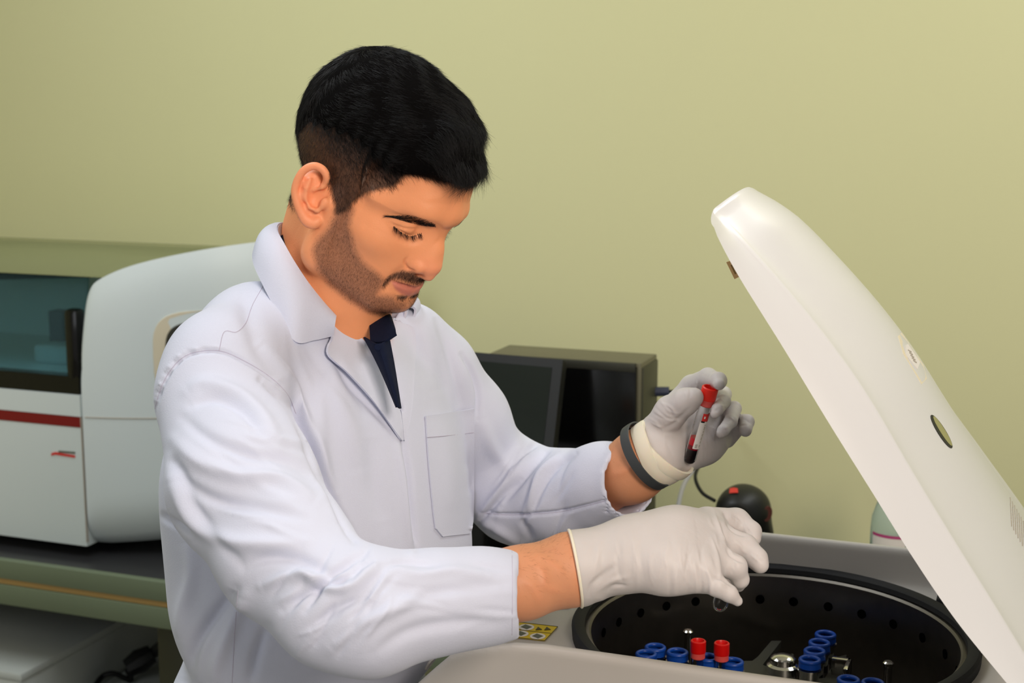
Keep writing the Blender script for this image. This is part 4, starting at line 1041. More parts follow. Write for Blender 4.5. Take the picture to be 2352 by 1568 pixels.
for _ in range(10): wr(_r.uniform(560, 900), _r.uniform(800, 1150), math.radians(_r.uniform(50, 85)), _r.uniform(80, 200), _r.choice([-1, 1])*_r.uniform(.0005, .0010), _r.uniform(7, 12))
for k_ in range(15):                                   # gathers along the armhole seam
    t_ = k_/14; q_ = catmull([(350, 1000), (356, 930), (383, 860), (428, 812), (500, 800)], 8); p_ = q_[int(t_*(len(q_)-1))]
    kst([(p_[0]-9, p_[1]-5), (p_[0], p_[1]-1), (p_[0]+5, p_[1]+3)], 3.5, -.0012 if k_ % 2 else .0013)
for t in COAT_STROKES: kst(t[0], t[1], t[2]*1.5)
coat = mobj('lab_coat', to_w(Vk), Qk, M['coat'], per)
BK = bvh_of(Vk, Qk)
# ---- coat skirt seams as real stitched lines
def seam(pts, r=.00030, m='seam', lift=.0001, name='seam', dens=8):
    L = surf_line(BK, pts, r, lift, dens=dens)
    if len(L) < 3: return
    # break where it jumps between layers
    br = np.where(np.linalg.norm(np.diff(L, axis=0), axis=1) > .02)[0]; s0 = 0; mb = MB(); ok = False
    for b_ in list(br)+[len(L)-1]:
        seg = L[s0:b_+1]; s0 = b_+1
        if len(seg) > 2: mb.tube(to_w(seg), r, 5); ok = True
    if ok: return mb.build(name, M[m], coat)
seam([(605, 655), (580, 700), (565, 740), (543, 762), (515, 762), (503, 805)])
seam([(352, 1000), (358, 930), (385, 860), (430, 815), (500, 805), (560, 828), (620, 865), (660, 905), (680, 950)])
seam([(1110, 1178), (1180, 1182), (1280, 1176), (1340, 1163), (1397, 1148)])
seam([(547, 1355), (540, 1440), (533, 1568)])
seam([(1176, 1266), (1177, 1360), (1176, 1458)], r=.0003)
# ---- pocket
def addpatch(name, left, right, nu, nv, lift, th=.0016, parent=None, m='coat', smooth=3, dmax=9):
    V, Fc = patch(BK, left, right, nu, nv, lift, th, smooth=smooth, dmax=dmax); return mobj(name, to_w(V), Fc, M[m], parent or coat, True, 50)
pk = addpatch('pocket', [(977, 956), (984, 1060), (995, 1175), (1000, 1214)], [(1089, 938), (1089, 1060), (1087, 1170), (1085, 1210)], 30, 16, lambda u, v: .0022+.0012*(u < .03))
addpatch('pocket_point', [(1000, 1212), (1008, 1222), (1016, 1232)], [(1085, 1208), (1083, 1216), (1080, 1225)], 8, 14, lambda u, v: .0022, parent=pk)
for pts in ([(981, 1004), (1030, 1000), (1088, 993)],): seam(pts, r=.0003, lift=.0050, name='pocket_hem')
# ---- lapels
addpatch('lapel', [(768, 724), (846, 792), (886, 862), (918, 945), (926, 1010)], [(764, 772), (752, 812), (800, 858), (856, 920), (922, 1012)], 44, 14, lambda u, v: .0035+.0060*v*(1-u**3), th=.0022, dmax=1.42)
addpatch('lapel', [(903, 730), (897, 790), (906, 870), (920, 945), (927, 1010)], [(918, 738), (953, 762), (951, 860), (944, 950), (930, 1012)], 44, 12, lambda u, v: .003+.004*v*(1-u**3), th=.0022, dmax=1.495)
# ---- collar: a folded band standing around the neck
crest = [(771, 727, 1.352), (738, 690, 1.343), (703, 645, 1.335), (672, 597, 1.335), (650, 558, 1.345), (636, 530, 1.366), (646, 514, 1.394), (690, 522, 1.435), (760, 560, 1.475), (840, 610, 1.482), (905, 660, 1.478), (938, 690, 1.468), (934, 708, 1.460)]
outer = [(764, 770, 1.350), (720, 781, 1.330), (677, 784, 1.312), (640, 722, 1.318), (606, 656, 1.328), (583, 600, 1.350), (592, 566, 1.388), (640, 560, 1.455), (740, 600, 1.520), (850, 640, 1.530), (930, 680, 1.515), (962, 706, 1.492), (948, 734, 1.468)]
crest3 = catmull([cs(*p) for p in crest], 6); outer3 = catmull([cs(*p) for p in outer], 6); nC = len(crest3)
G = np.zeros((nC, 12, 3))
for j in range(12):
    t = j/11; G[:, j] = crest3*(1-t)+outer3*t
cen = cs(760, 640, 1.41)
for i in range(nC):
    o = G[i, 6]-cen; o -= WD*(o@WD); o /= np.linalg.norm(o)+1e-9
    for j in range(12): G[i, j] += o*.007*math.sin(math.pi*(j/11)**.7)+(-WD)*.003*math.sin(math.pi*(j/11)**.6)
V, Fc = sheet(G, .0026); collar = mobj('collar', to_w(V), Fc, M['coat'], coat, True, 60)
# inner stand of the collar
G2 = np.zeros((nC, 6, 3))
for i in range(nC):
    o = cen-crest3[i]; o -= WD*(o@WD); o /= np.linalg.norm(o)
    for j in range(6): t = j/5; G2[i, j] = crest3[i]+o*.004*math.sin(t*2)+WD*.030*t
V, Fc = sheet(G2[6:], .0022); mobj('collar_stand', to_w(V), Fc, M['coat'], collar, True, 60)
# ---- buttons and placket
for a, b in ((985, 1524),):
    h, n_ = cast(BK, a, b)
    if h is not None:
        MB().lathe([(.0065, -.001), (.0070, .0008), (.0062, .0018), (.0050, .0014), (.0045, .0010)], to_w(h), RC @ n_, 24).build('button', M['label_w'], coat)
# ================================================================== POLO SHIRT
sv = Vol((-.36, -.42, -1.66), (.10, .10, -1.2), .004)
torso(sv, -.014)
cone(sv, (700, 810, 1.43, 85), (520, 880, 1.33, 85), .02); cone(sv, (720, 800, 1.43, 95), (950, 865, 1.53, 92), .05)
(a, ra), (b, rb) = cp(775, 700, 1.41, 92), cp(740, 860, 1.42, 110); sv.cap(a, b, ra, rb, k=.03)
prismcut(sv, [(600, 450), (640, 580), (700, 668), (760, 740), (850, 785), (857, 770), (862, 700), (870, 450)], 1.1, 1.50)
Vs, Qs = sv.mesh(2); del sv
shirt = mobj('polo_shirt', to_w(Vs), Qs, M['navy'], per); BS = bvh_of(Vs, Qs)
def strip(rows, th, name, m, parent, n=6, bul=0):
    """sheet through rows of (px,py,d) points"""
    R3 = [catmull([cs(*p) for p in r], n) for r in rows]; k = min(len(r) for r in R3); R3 = np.array([r[:k] for r in R3]); G = np.array([catmull(R3[:, i], 4) for i in range(k)])
    V, Fc = sheet(G, th); return mobj(name, to_w(V), Fc, m, parent, True, 60)
strip([[(845, 698, 1.412), (870, 700, 1.408), (888, 710, 1.398), (898, 730, 1.382)], [(849, 740, 1.375), (872, 742, 1.365), (894, 748, 1.352), (908, 760, 1.342)], [(851, 784, 1.342), (866, 787, 1.336), (887, 783, 1.331), (911, 768, 1.334)]], .0022, 'shirt_collar', M['navy'], shirt)
strip([[(620, 560, 1.36), (640, 545, 1.37), (665, 535, 1.395), (720, 550, 1.43)], [(630, 590, 1.35), (650, 575, 1.36), (675, 565, 1.39), (720, 580, 1.43)], [(640, 620, 1.345), (660, 600, 1.355), (685, 590, 1.385), (720, 600, 1.43)]], .0022, 'shirt_collar', M['navy'], shirt)
strip([[(836, 774, 1.352), (858, 815, 1.345), (882, 866, 1.334), (911, 935, 1.322)], [(868, 790, 1.322), (882, 830, 1.317), (898, 880, 1.313), (914, 935, 1.313)], [(893, 776, 1.345), (904, 835, 1.338), (912, 885, 1.328), (920, 938, 1.322)]], .002, 'placket', M['navy'], shirt)
h = cs(868, 797, 1.318); MB().lathe([(.0030, -.001), (.0034, .0002), (.0028, .0008)], to_w(h), RC @ np.array([.2, .1, 1.]), 20).build('button', M['navy'], shirt)

# ================================================================== GLOVES
def glove(name, prims, lo, hi, h=.0012, k=.006, strokes=(), ridge=()):
    v = Vol(lo, hi, h)
    for p in prims:
        kk = p[2] if len(p) > 2 else k
        v.chain([cs(a, b, d) for a, b, d, r in p[0]], [r*d/F*1. for a, b, d, r in p[0]], k=kk) if p[1] == 'u' else v.chain([cs(a, b, d) for a, b, d, r in p[0]], [r*d/F for a, b, d, r in p[0]], k=kk, op='s')
    return v
def finish_glove(v, strokes, name):
    V, Q = v.mesh(3); N = vnorm(V, Q); UV = pxy(V); face = (N*(-V/np.linalg.norm(V, axis=1)[:, None])).sum(1)
    for s in strokes: stroke(V, N, UV, *s, face=face)
    o = mobj(name, to_w(V), Q, M['glove'], per); return o, V, Q
# right hand, back toward the camera, reaching into the bowl
v = Vol(cs(1285, 1400, 1.36)-[.02, .01, 0], cs(1790, 1130, 1.13)+[.02, .02, 0], .0012)
def ch(v, P, k=.006, op='u'): v.chain([cs(a, b, d) for a, b, d, r in P], [r*d/F for a, b, d, r in P], k=k, op=op)
# palm: two parallel rows and fill
ch(v, [(1300, 1306, 1.214, 84), (1330, 1302, 1.214, 80), (1400, 1285, 1.218, 74), (1480, 1268, 1.22, 76)], k=.01)
ch(v, [(1460, 1240, 1.235, 46), (1550, 1225, 1.245, 52), (1625, 1212, 1.265, 46)], k=.02)
ch(v, [(1450, 1262, 1.222, 58), (1550, 1252, 1.225, 60), (1640, 1242, 1.240, 46)], k=.02)
ch(v, [(1450, 1282, 1.212, 57), (1540, 1282, 1.208, 57), (1630, 1281, 1.215, 44)], k=.014)
ch(v, [(1430, 1298, 1.205, 48), (1530, 1306, 1.197, 50), (1612, 1316, 1.195, 45)], k=.014)
# fingers
ch(v, [(1625, 1207, 1.270, 44), (1690, 1202, 1.285, 35), (1723, 1222, 1.275, 26), (1729, 1236, 1.268, 19)], k=.003)
ch(v, [(1640, 1240, 1.240, 44), (1710, 1256, 1.240, 30), (1738, 1283, 1.232, 25), (1746, 1297, 1.228, 20)], k=.003)
ch(v, [(1632, 1282, 1.215, 44), (1688, 1302, 1.210, 28), (1700, 1330, 1.214, 20), (1697, 1345, 1.225, 14)], k=.003)
ch(v, [(1612, 1318, 1.195, 44), (1648, 1346, 1.185, 24), (1675, 1363, 1.185, 19), (1694, 1380, 1.188, 12)], k=.003)
ch(v, [(1480, 1270, 1.26, 40), (1560, 1300, 1.285, 34), (1630, 1322, 1.28, 24), (1662, 1340, 1.262, 18)], k=.01)
# flared cuff
ch(v, [(1345, 1345, 1.215, 40), (1335, 1358, 1.215, 26)], k=.01)
ce = cs(1318, 1305, 1.215); nn = np.array([-.985, -.16, .05])
c_ = ce; halfcut(v, ce, nn, .075)
a, b = cs(1290, 1312, 1.215), cs(1352, 1300, 1.215); v.cap(a, b, .0285, .0265, k=.001, op='s')
_rg = np.random.default_rng(5)
def wrk(pts_, n, ang0, ang1, L0, L1, amp, w0, w1):
    out = []
    for _ in range(n):
        x, y = pts_[_rg.integers(len(pts_))]; x += _rg.uniform(-8, 8); y += _rg.uniform(-8, 8); a = math.radians(_rg.uniform(ang0, ang1)); L = _rg.uniform(L0, L1); b = _rg.uniform(-.15, .15)
        out.append(([(x+math.cos(a)*L*(t-.5)-math.sin(a)*L*b*(1-4*(t-.5)**2), y+math.sin(a)*L*(t-.5)+math.cos(a)*L*b*(1-4*(t-.5)**2)) for t in (0, .33, .66, 1)], _rg.uniform(w0, w1), _rg.choice([-1, 1])*amp*_rg.uniform(.6, 1.3)))
    return out
RG_ST = wrk([(1420, 1300), (1460, 1280), (1500, 1300), (1540, 1280), (1580, 1300), (1610, 1290)], 22, 75, 100, 40, 110, .0005, 2.5, 4.5)+wrk([(1690, 1190), (1715, 1215), (1700, 1255), (1735, 1275), (1680, 1300), (1660, 1350)], 18, 30, 110, 14, 30, .0006, 2.2, 3.2)+wrk([(1645, 1200), (1655, 1240), (1645, 1290)], 8, 55, 85, 30, 60, .0007, 3, 4)+[([(1640, 1175), (1650, 1210), (1668, 1250), (1690, 1290)], 4, .0018), ([(1634, 1235), (1648, 1280), (1655, 1330)], 4, .0016), ([(1618, 1300), (1632, 1330), (1632, 1372)], 5, .0012),
 ([(1664, 1180), (1674, 1205), (1692, 1222), (1712, 1230)], 3.5, -.0026), ([(1668, 1255), (1682, 1278), (1712, 1292)], 3.5, -.0026), ([(1640, 1325), (1662, 1330), (1682, 1345)], 3.5, -.0024),
 ([(1580, 1280), (1583, 1330), (1580, 1368)], 5, -.0008), ([(1550, 1290), (1552, 1340), (1550, 1370)], 5, .0008), ([(1540, 1290), (1540, 1340), (1538, 1370)], 4, -.0008),
 ([(1595, 1290), (1600, 1340), (1598, 1372)], 4, .0008), ([(1606, 1300), (1612, 1340), (1610, 1372)], 4, -.0009),
 ([(1450, 1210), (1455, 1260), (1462, 1310), (1465, 1358)], 5, .0006), ([(1425, 1225), (1422, 1290), (1428, 1350)], 6, -.0006), ([(1475, 1220), (1472, 1280), (1480, 1340)], 6, -.0005),
 ([(1352, 1378), (1360, 1345), (1385, 1320), (1410, 1300)], 7, -.0022), ([(1375, 1356), (1400, 1335), (1440, 1325)], 6, .0014), ([(1395, 1358), (1410, 1345), (1440, 1345)], 4, -.0014),
 ([(1380, 1240), (1370, 1290), (1365, 1330)], 8, .0010), ([(1655, 1200), (1680, 1190), (1705, 1205)], 7, .0006)]
gR, VgR, QgR = finish_glove(v, RG_ST, 'glove'); del v
gR['label'] = 'reaching right-hand glove'
# rolled edge of the cuff
u1 = np.cross(nn, (0, 0, 1)); u1 /= np.linalg.norm(u1); u2 = np.cross(nn, u1)
th = np.linspace(0, 2*np.pi, 49); 
ring = []
BGR = bvh_of(VgR, QgR)
for t in th:
    dvec = (u1*math.cos(t)+u2*math.sin(t)); c0_ = ce-nn/np.linalg.norm(nn)*.0012
    h = BGR.ray_cast(Vector(c0_+dvec*.09), Vector(-dvec)); ring.append(np.array(h[0]) if h[0] is not None else c0_+dvec*.034)
MB().tube(to_w(np.array(ring)), .0013, 8, cap=False).build('cuff_roll', M['glove_cuff'], gR)
# left hand, palm toward the camera, holding the tube up
v = Vol(cs(1430, 1130, 1.60)-[.01, .01, 0], cs(1760, 820, 1.36)+[.02, .02, 0], .0011)
ch(v, [(1512, 1030, 1.472, 55), (1534, 1013, 1.480, 56)], k=.01)
ch(v, [(1510, 1000, 1.482, 40), (1560, 950, 1.500, 36), (1585, 915, 1.508, 32)], k=.02)
ch(v, [(1530, 1022, 1.485, 46), (1590, 980, 1.502, 38), (1625, 940, 1.515, 28)], k=.02)
ch(v, [(1548, 1030, 1.482, 44), (1605, 997, 1.500, 38), (1648, 965, 1.518, 26)], k=.02)
ch(v, [(1565, 1046, 1.480, 35), (1618, 1021, 1.495, 32), (1664, 997, 1.512, 23)], k=.02)
ch(v, [(1512, 985, 1.462, 38), (1542, 945, 1.446, 34), (1575, 922, 1.430, 27), (1596, 911, 1.422, 20)], k=.010)     # thumb
ch(v, [(1560, 930, 1.508, 34), (1590, 888, 1.505, 27), (1626, 867, 1.465, 21.5), (1650, 874, 1.426, 18.5), (1652, 882, 1.416, 14)], k=.004)
ch(v, [(1620, 945, 1.515, 26), (1662, 905, 1.494, 18), (1662, 922, 1.446, 16.5), (1648, 940, 1.421, 14), (1642, 950, 1.417, 11)], k=.002)
ch(v, [(1650, 968, 1.518, 25), (1686, 938, 1.498, 17), (1678, 968, 1.468, 15.5), (1661, 989, 1.453, 13.5), (1655, 996, 1.451, 10)], k=.002)
ch(v, [(1668, 1006, 1.512, 23), (1708, 968, 1.500, 17), (1716, 968, 1.482, 16.5), (1712, 988, 1.470, 15)], k=.002)
v.cap(cs(1484, 1050, 1.476), cs(1512, 1034, 1.468), .0315, .0320, k=.004)
ce2 = cs(1492, 1048, 1.468); n2 = np.array([-.72, -.52, -.40]); n2 /= np.linalg.norm(n2); halfcut(v, ce2, n2, .09)
LG_ST = wrk([(1520, 950), (1535, 940), (1545, 960), (1510, 975)], 9, 20, 60, 30, 60, .0006, 2.2, 3.4)+wrk([(1600, 885), (1585, 895), (1575, 905)], 5, 70, 110, 20, 36, .0005, 2.2, 3)+wrk([(1665, 925), (1685, 955), (1715, 970), (1672, 980), (1650, 940)], 14, -20, 40, 10, 20, .0006, 2, 2.8)+wrk([(1610, 1020), (1640, 1000), (1590, 1050), (1660, 1010), (1540, 1050), (1520, 1000)], 16, 40, 100, 30, 70, .0005, 2.5, 4)+[([(1585, 935), (1560, 960), (1545, 975), (1520, 985)], 5, -.0014), ([(1500, 930), (1530, 958), (1560, 962)], 3, -.0006), ([(1512, 915), (1540, 945), (1570, 950)], 3, .0006), ([(1505, 945), (1535, 965), (1565, 968)], 3, .0005),
 ([(1610, 1010), (1612, 1040), (1612, 1062)], 4, .0010), ([(1625, 985), (1640, 1010), (1648, 1030)], 6, -.0010), ([(1540, 1000), (1580, 990), (1600, 960)], 8, -.0010), ([(1690, 1000), (1700, 1015), (1680, 1022)], 3, -.0010), ([(1580, 880), (1585, 900), (1583, 915)], 3, -.0008), ([(1600, 880), (1605, 890), (1612, 893)], 3, -.001)]
gL, VgL, QgL = finish_glove(v, LG_ST, 'glove'); del v
gL['label'] = 'raised left-hand glove holding the tube'
# rolled thick cuff of the left glove
def ringpts(c, n, rx, ry, tilt=0., m=64, wob=0.):
    n = np.array(n, float)/np.linalg.norm(n); a = np.cross(n, (0, 0, 1.)); a /= np.linalg.norm(a); b = np.cross(n, a); out = []
    for t in np.linspace(0, 2*np.pi, m, endpoint=False): out.append(c+a*rx*math.cos(t)+b*ry*math.sin(t))
    return np.array(out)
def bandmesh(c, n, rx, ry, width, th, seed=0, wob=0.):
    """a flat band around a wrist"""
    n = np.array(n, float)/np.linalg.norm(n); m = 72; V = []
    r_ = np.random.default_rng(seed); ph = r_.uniform(0, 6, 4)
    a = np.cross(n, (0, 0, 1.)); a /= np.linalg.norm(a); b = np.cross(n, a)
    for i in range(m):
        t = 2*np.pi*i/m; w_ = wob*(math.sin(2*t+ph[0])+.6*math.sin(3*t+ph[1])); d = a*math.cos(t)+b*math.sin(t); c2_ = c+n*w_
        base = c2_+a*rx*math.cos(t)+b*ry*math.sin(t)
        prof = [(-.5, 0), (-.46, .8), (-.2, 1.0), (.2, 1.0), (.46, .8), (.5, 0), (.46, -.3), (-.46, -.3)]
        for s, o in prof: V.append(base+n*width*s+d*th*(o+.25*wob/.001*.2*math.sin(5*t+ph[2])*(o > 0)))
    K = 8; Fc = [[i*K+j, i*K+(j+1) % K, ((i+1) % m)*K+(j+1) % K, ((i+1) % m)*K+j] for i in range(m) for j in range(K)]
    return np.array(V), Fc
ax2 = -n2
V, Fc = bandmesh(cs(1511, 1038, 1.466), ax2, .0340, .0335, .017, .0022, 3, .0018); cf = mobj('cuff_fold', to_w(V), Fc, M['glove_cuff'], gL, True, 60)
V, Fc = bandmesh(cs(1525, 1032, 1.464), ax2+np.array([.0, .16, 0]), .0338, .033, .012, .0026, 8, .0024); mobj('cuff_fold', to_w(V), Fc, M['glove_cuff'], gL, True, 60)
# wristband
V, Fc = bandmesh(cs(1486, 1046, 1.462), np.array([.72, .50, .44]), .0362, .0355, .0110, .0013, 1, 0); wb = mobj('wristband', to_w(V), Fc, M['band'], per, True, 50)
V, Fc = bandmesh(cs(1470, 1040, 1.462), np.array([.90, .30, -.10]), .0375, .0355, .006, .0011, 1, 0)
# ================================================================== HELD TUBES
tp_ = np.array(cs(1632, 889, 1.424)); bt_ = np.array(cs(1581, 1064, 1.452)); axw = RC @ (tp_-bt_); Lt = np.linalg.norm(axw)
t1, bot, a1 = blood_tube('test_tube', to_w(tp_), axw, 'blood tube with a red cap held upright in the raised left hand', R=.0066, L=Lt-.008, RC_=.0084)
# its paper label
def tube_label(name, m, h0, h1, a0, a1_, r, par, rows=2):
    u = np.cross(a1, RC @ np.array([0, 0, 1.])); u /= np.linalg.norm(u); w_ = np.cross(u, a1)
    w_ = w_*np.sign(w_ @ (RC @ np.array([0, 0, 1.]))); th = np.linspace(math.radians(a0), math.radians(a1_), 14); V = []
    for hh in (h0, h1):
        for t in th: V.append(bot+a1*hh+r*(math.sin(t)*u*np.sign(u @ (RC @ np.array([1., 0, 0])))+math.cos(t)*w_))
    return mobj(name, V, [[i, i+1, 14+i+1, 14+i] for i in range(13)], m, par)
lbp = tube_label('label', M['label_w'], .0195, .0500, -12, 100, .00672, t1)
tube_label('label_header', M['redlogo'], .0505, .0590, -2, 100, .00672, t1)
tube_label('label_bar', M['black'], .0490, .0507, -4, 30, .00675, t1)
for i, (h0, h1) in enumerate([(.0215, .0245), (.0260, .0285), (.0295, .0330), (.0338, .0370), (.0380, .0402), (.0410, .0450), (.0456, .0472)]):
    tube_label('print', M['label_line'], h0, h1, 40, 52, .00676, lbp)
for i in range(5):
    tube_label('print', M['brown_line'], .0208+i*.0009, .0212+i*.0009, 4, 26, .00676, lbp)
tube_label('print', M['label_w'], .0535, .0560, 12, 26, .00676, lbp)
tp2 = cs(1672, 1312, 1.232); bt2 = cs(1650, 1404, 1.222)
ax_ = RC @ (np.array(tp2)-bt2); L2 = np.linalg.norm(ax_)
t2, _, _ = blood_tube('test_tube', to_w(tp2), ax_, 'clear tube pinched in the lowered right glove over the bowl', R=.0066, L=L2-.008, filled=False)
for o in list(t2.children):
    if o.name.startswith('cap'): o.active_material = M['glass']
# ================================================================== HAIR
def strands(name, P, D, Ln, r, m, parent, curve=None, seg=3, kind='stuff', label=None):
    """tapered hairs: roots P, directions D, lengths Ln, bend vectors"""
    n = len(P); D = D/np.linalg.norm(D, axis=1)[:, None]; a = np.cross(D, rng.normal(size=(n, 3))); a /= np.linalg.norm(a, axis=1)[:, None]; b = np.cross(D, a)
    C_ = curve if curve is not None else np.zeros_like(D); V = np.zeros((n, seg+1, 3, 3))
    for k in range(seg+1):
        t = k/seg; c = P+D*(Ln*t)[:, None]+C_*(Ln*t*t)[:, None]; rr = r*(1-.85*t)
        for j in range(3):
            an = 2*np.pi*j/3; V[:, k, j] = c+(a*math.cos(an)+b*math.sin(an))*np.reshape(rr, (-1, 1) if np.ndim(rr) else (1,))
    base = (np.arange(n)*(seg+1)*3)[:, None]; Fc = []
    for k in range(seg):
        for j in range(3): Fc.append(base+np.array([[k*3+j, k*3+(j+1) % 3, (k+1)*3+(j+1) % 3, (k+1)*3+j]]))
    Fc = np.vstack(Fc); o = mobj(name, V.reshape(-1, 3), Fc, m, parent); 
    if kind: o['kind'] = kind
    return o
def sample(V, Q, wgt, n):
    """random points on a mesh with vertex weights"""
    A = np.linalg.norm(np.cross(V[Q[:, 2]]-V[Q[:, 0]], V[Q[:, 3]]-V[Q[:, 1]]), axis=1)*wgt[Q].mean(1); p = A/A.sum(); f = rng.choice(len(Q), n, p=p)
    u, v_ = rng.random(n)[:, None], rng.random(n)[:, None]; q = V[Q[f]]; P = (q[:, 0]*(1-u)+q[:, 1]*u)*(1-v_)+(q[:, 3]*(1-u)+q[:, 2]*u)*v_; return P, f
# top hair volume in head frame
tv = Vol((-.10, -.05, -.14), (.10, .175, .125), .0022)
tv.ell((0, .052, -.006), (.0765, .0855, .0985), k=0)
tv.ell((0, .072, -.020), (.062, .064, .078), k=.015)
tv.ell((-.004, .092, .030), (.050, .040, .050), k=.015)
tv.ell((-.012, .099, .060), (.038, .025, .028), k=.012)
tv.ell((-.010, .088, .082), (.030, .0145, .0165), k=.010)
hv2 = lambda X, Y, Z: np.maximum(np.maximum((.088-.0-Y)-.0*Z, -1), 0)
# lower limit of the volume: rises at the temples, drops at the back
def low(X, Y, Z):
    lim = np.interp(Z.ravel(), [-.14, -.105, -.085, -.05, -.02, .02, .05, .075, .095, .12], [-.030, -.030, .0, .044, .060, .066, .064, .072, .074, .078])[None, None, :]
    return lim-Y+.0035*np.sin(Z*420+X*300)*(Z < .05)*(Z > -.09)+0*X
sl = tuple(slice(0, s) for s in tv.n); X, Y, Z = tv._g(sl); L_ = low(X, Y, Z).astype(np.float32); A_ = tv.D+(.0075*np.exp(L_/.010)*(Z < .055)).astype(np.float32); kk = .010; h_ = np.maximum(kk-np.abs(A_-L_), 0)/kk; tv.D = np.maximum(A_, L_)+h_*h_*kk*.25
Vt, Qt = tv.mesh(3); del tv
Nt = vnorm(Vt, Qt)
# locks: combed forward with a wave at the front
def flow(P):
    s_ = np.sin(P[:, 0]*190+P[:, 1]*60)*.35+np.sin(P[:, 2]*120+P[:, 0]*90)*.3
    fwd = np.stack([.25*np.sin(P[:, 2]*60)+.0*s_, +.40-.75*np.clip((P[:, 2]-.045)/.04, 0, 1)+.4*s_*np.clip((P[:, 2]-.02)/.06, 0, 1), np.ones(len(P))], 1); 
    dn = np.clip((-.03-P[:, 2])/.05, 0, 1)[:, None]; fwd = fwd*(1-dn)+np.array([0, -1., .15])*dn
    return fwd
_wv = np.clip((Vt[:, 2]-.015)/.05, 0, 1)*np.clip((Vt[:, 1]-.055)/.02, 0, 1)
Vt = Vt+Nt*(_wv*(.0022*np.sin(Vt[:, 2]*105+Vt[:, 1]*75+Vt[:, 0]*40)+.0014*np.sin(Vt[:, 1]*170-Vt[:, 2]*90)))[:, None]; Nt = vnorm(Vt, Qt)
d_ = np.sin(Vt[:, 0]*210+3*np.sin(Vt[:, 2]*55))*.0009+np.sin(Vt[:, 1]*160+Vt[:, 2]*70+Vt[:, 0]*80)*.0010*np.clip((Vt[:, 2]+.02)/.08, 0, 1)
Vt = Vt+Nt*d_[:, None]
hair = mobj('hair', to_w(h2c(Vt)), Qt, M['hair_mesh'], per)
wt = (Nt[:, 1] > -.75).astype(float)*np.where(Vt[:, 2] > .02, 1.5, 1.)
P, f = sample(Vt, Qt, wt, 60000); Np = Nt[Qt[f, 0]]
D = flow(P); D = D-Np*(D*Np).sum(1)[:, None]; D = D/np.linalg.norm(D, axis=1)[:, None]
fr = np.clip((P[:, 2]-.02)/.07, 0, 1); clump = (np.sin(P[:, 0]*260+P[:, 1]*210)*np.sin(P[:, 2]*230+P[:, 1]*120))
D = D+Np*(.15+.13*rng.random(len(P))+.09*clump)[:, None]+rng.normal(size=D.shape)*.07
Ln = (.0125+.006*fr)*(.6+.7*rng.random(len(P)))*np.where((P[:, 2] > .045) & (P[:, 1] < .087), .28, 1.)
s1 = strands('hair_strands', to_w(h2c(P-Np*.001)), D @ RH.T @ RC.T, Ln, .00013, M['hair'], hair, curve=(-Np*.25+rng.normal(size=D.shape)*.10*(1+fr[:, None])) @ RH.T @ RC.T, seg=4)
# cropped sides
ws = np.clip(scm*1.0-.05, 0, 1)*(Vh[:, 1] < .085)*(np.abs(Vh[:, 0]) > .02)
nh = vnorm(VH, Qh)
def crop(wg, n, ln, r, m, name, par, dirh, jit=.25, lift=.5):
    P, f = sample(VH, Qh, wg, n); Np = nh[Qh[f, 0]]; D = np.tile(np.array(dirh, float), (n, 1)); D = D-Np*(D*Np).sum(1)[:, None]; D /= np.linalg.norm(D, axis=1)[:, None]+1e-9
    D = D+Np*lift+rng.normal(size=D.shape)*jit
    return strands(name, to_w(h2c(P-Np*.0002)), D @ RH.T @ RC.T, ln*(.5+.9*rng.random(n)), r, m, par, seg=2)
crop(ws, 26000, .0045, .00008, M['hair_brown'], 'cropped_side_hair', hair, (0, -.8, .7))
wu = np.clip((Vh[:, 1]-.034-np.random.default_rng(3).random(len(Vh))*.02)/.030, 0, 1)*np.clip(scm, 0, 1)*(Vh[:, 1] < .082)
crop(wu, 22000, .0075, .00011, M['hair'], 'side_hair', hair, (0, -.25, 1.), .22, .35)
crop(np.clip(bm_, 0, 1)**1.5, 20000, .0021, .000052, M['hair_brown'], 'beard', per, (0, -1, .35), .35, .45)
mw = np.maximum(inpoly(UVm, mous_poly, 3), inpoly(UVm, soul_poly, 3)*.8)*(Vh[:, 2] > .05)
crop(mw, 2300, .0038, .00007, M['hair_brown'], 'moustache', per, (-.0, -1, .2), .3, .3)
# a few loose curls on the forehead
mb = MB()
for pts in ([(912, 392), (925, 402), (945, 406), (962, 400)], [(918, 385), (930, 398), (950, 402), (968, 392)], [(948, 428), (958, 434), (970, 432), (982, 420), (985, 405)], [(925, 380), (935, 392), (952, 398)], [(905, 385), (914, 398), (930, 404)]):
    q = [hs_(a, b, -.030-.012*(950-a)/40) for a, b in pts]; mb.tube(to_w(h2c(catmull(q, 5)+np.array([-.002, 0, .004]))), .00016, 5)
mb.build('loose_curls', M['hair'], hair)
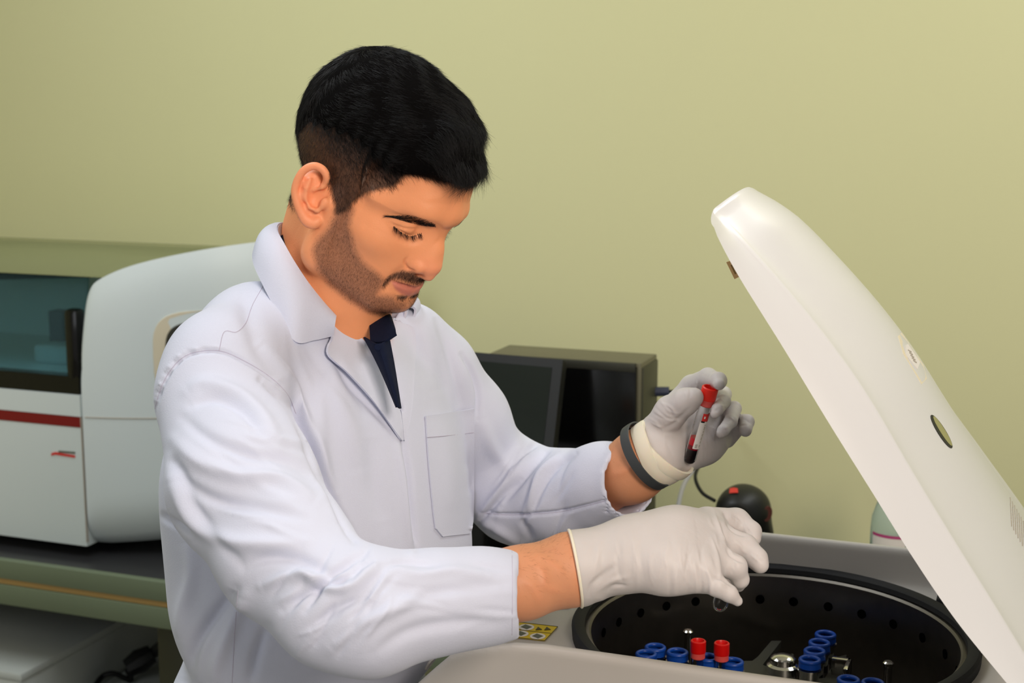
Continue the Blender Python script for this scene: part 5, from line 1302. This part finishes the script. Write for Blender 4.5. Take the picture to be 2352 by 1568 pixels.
# eyebrows and lashes, both sides
BH = bvh_of(VH, Qh)
def onface(px, py, x0):
    """point of the modelled face under a pixel (near side)"""
    o = c2h(np.zeros(3)); d = c2h(cs(px, py, 1.))-o; d /= np.linalg.norm(d); h = BH.ray_cast(Vector(o), Vector(d)); return (np.array(h[0]), np.array(h[1])) if h[0] is not None else (hs_(px, py, x0), np.array([0, 0, 1.]))
top_ = catmull([(890, 496), (915, 494), (945, 494), (975, 502), (1003, 515)], 8); bot_ = catmull([(896, 499), (925, 507), (950, 515), (980, 520), (1004, 522)], 8)
Pb, Db = [], []
for _ in range(900):
    t = rng.random()**.85; s_ = rng.random(); i = t*(len(top_)-1); a = top_[int(i)]*(1-s_)+bot_[int(i)]*s_; p, n_ = onface(a[0], a[1], -.04); Pb.append(p)
    q, _n = onface(a[0]-9, a[1]-2.0+3*(s_-.5)*-2, -.04); d = q-p; d /= np.linalg.norm(d)+1e-9; Db.append(d+n_*.30+rng.normal(size=3)*.12)
Pb, Db = np.array(Pb), np.array(Db)
for s in (1, -1):
    m = np.array([s, 1, 1]); mf = np.array([s*(1 if s > 0 else .80), 1, 1]); strands('eyebrow', to_w(h2c(Pb*mf+np.array([0, 0, 0 if s > 0 else .0035]))), (Db*m) @ RH.T @ RC.T, .0058*(.6+.6*rng.random(len(Pb))), .00010, M['lash'], per, seg=2, kind=None)
lash = catmull([(905, 520), (920, 532), (944, 542), (968, 535)], 10)
Pl, Dl, Cl = [], [], []
for _ in range(170):
    i = rng.integers(0, len(lash)); a = lash[i]+rng.normal(size=2)*.8; p, n_ = onface(a[0], a[1], -.03); t = i/len(lash); Pl.append(p)
    Dl.append(np.array([-.55+.6*t, -.75, .75])+rng.normal(size=3)*.12); Cl.append(np.array([-.1, .35, .15]))
Pl, Dl, Cl = map(np.array, (Pl, Dl, Cl))
for s in (1, -1):
    m = np.array([s, 1, 1]); mf = np.array([s*(1 if s > 0 else .90), 1, 1]); strands('eyelashes', to_w(h2c(Pl*mf+np.array([0, 0, 0 if s > 0 else .002]))), (Dl*m) @ RH.T @ RC.T, .0075*(.6+.5*rng.random(len(Pl))), .00013, M['lash'], per, curve=(Cl*m) @ RH.T @ RC.T, seg=3, kind=None)
# fine hairs on the forearms
for V_, Q_, sp in ((Vr, Qr, (1190, 1310)), (Vl, Ql, (1385, 1460))):
    nn_ = vnorm(V_, Q_); U_ = pxy(V_); wgt = ((U_[:, 0] > sp[0]) & (U_[:, 0] < sp[1]) & (nn_[:, 1] > -.2)).astype(float)*np.clip(nn_[:, 1]+.3, 0, 1)
    P, f = sample(V_, Q_, wgt+1e-9, 260); Np = nn_[Q_[f, 0]]; D = np.tile([.8, -.4, .1], (260, 1)); D = D-Np*(D*Np).sum(1)[:, None]+Np*.5+rng.normal(size=D.shape)*.3
    strands('arm_hair', to_w(P), D @ RC.T, .0052*(.5+rng.random(260)), .00004, M['hair_brown'], per, curve=rng.normal(size=(260, 3))*.3, seg=3)
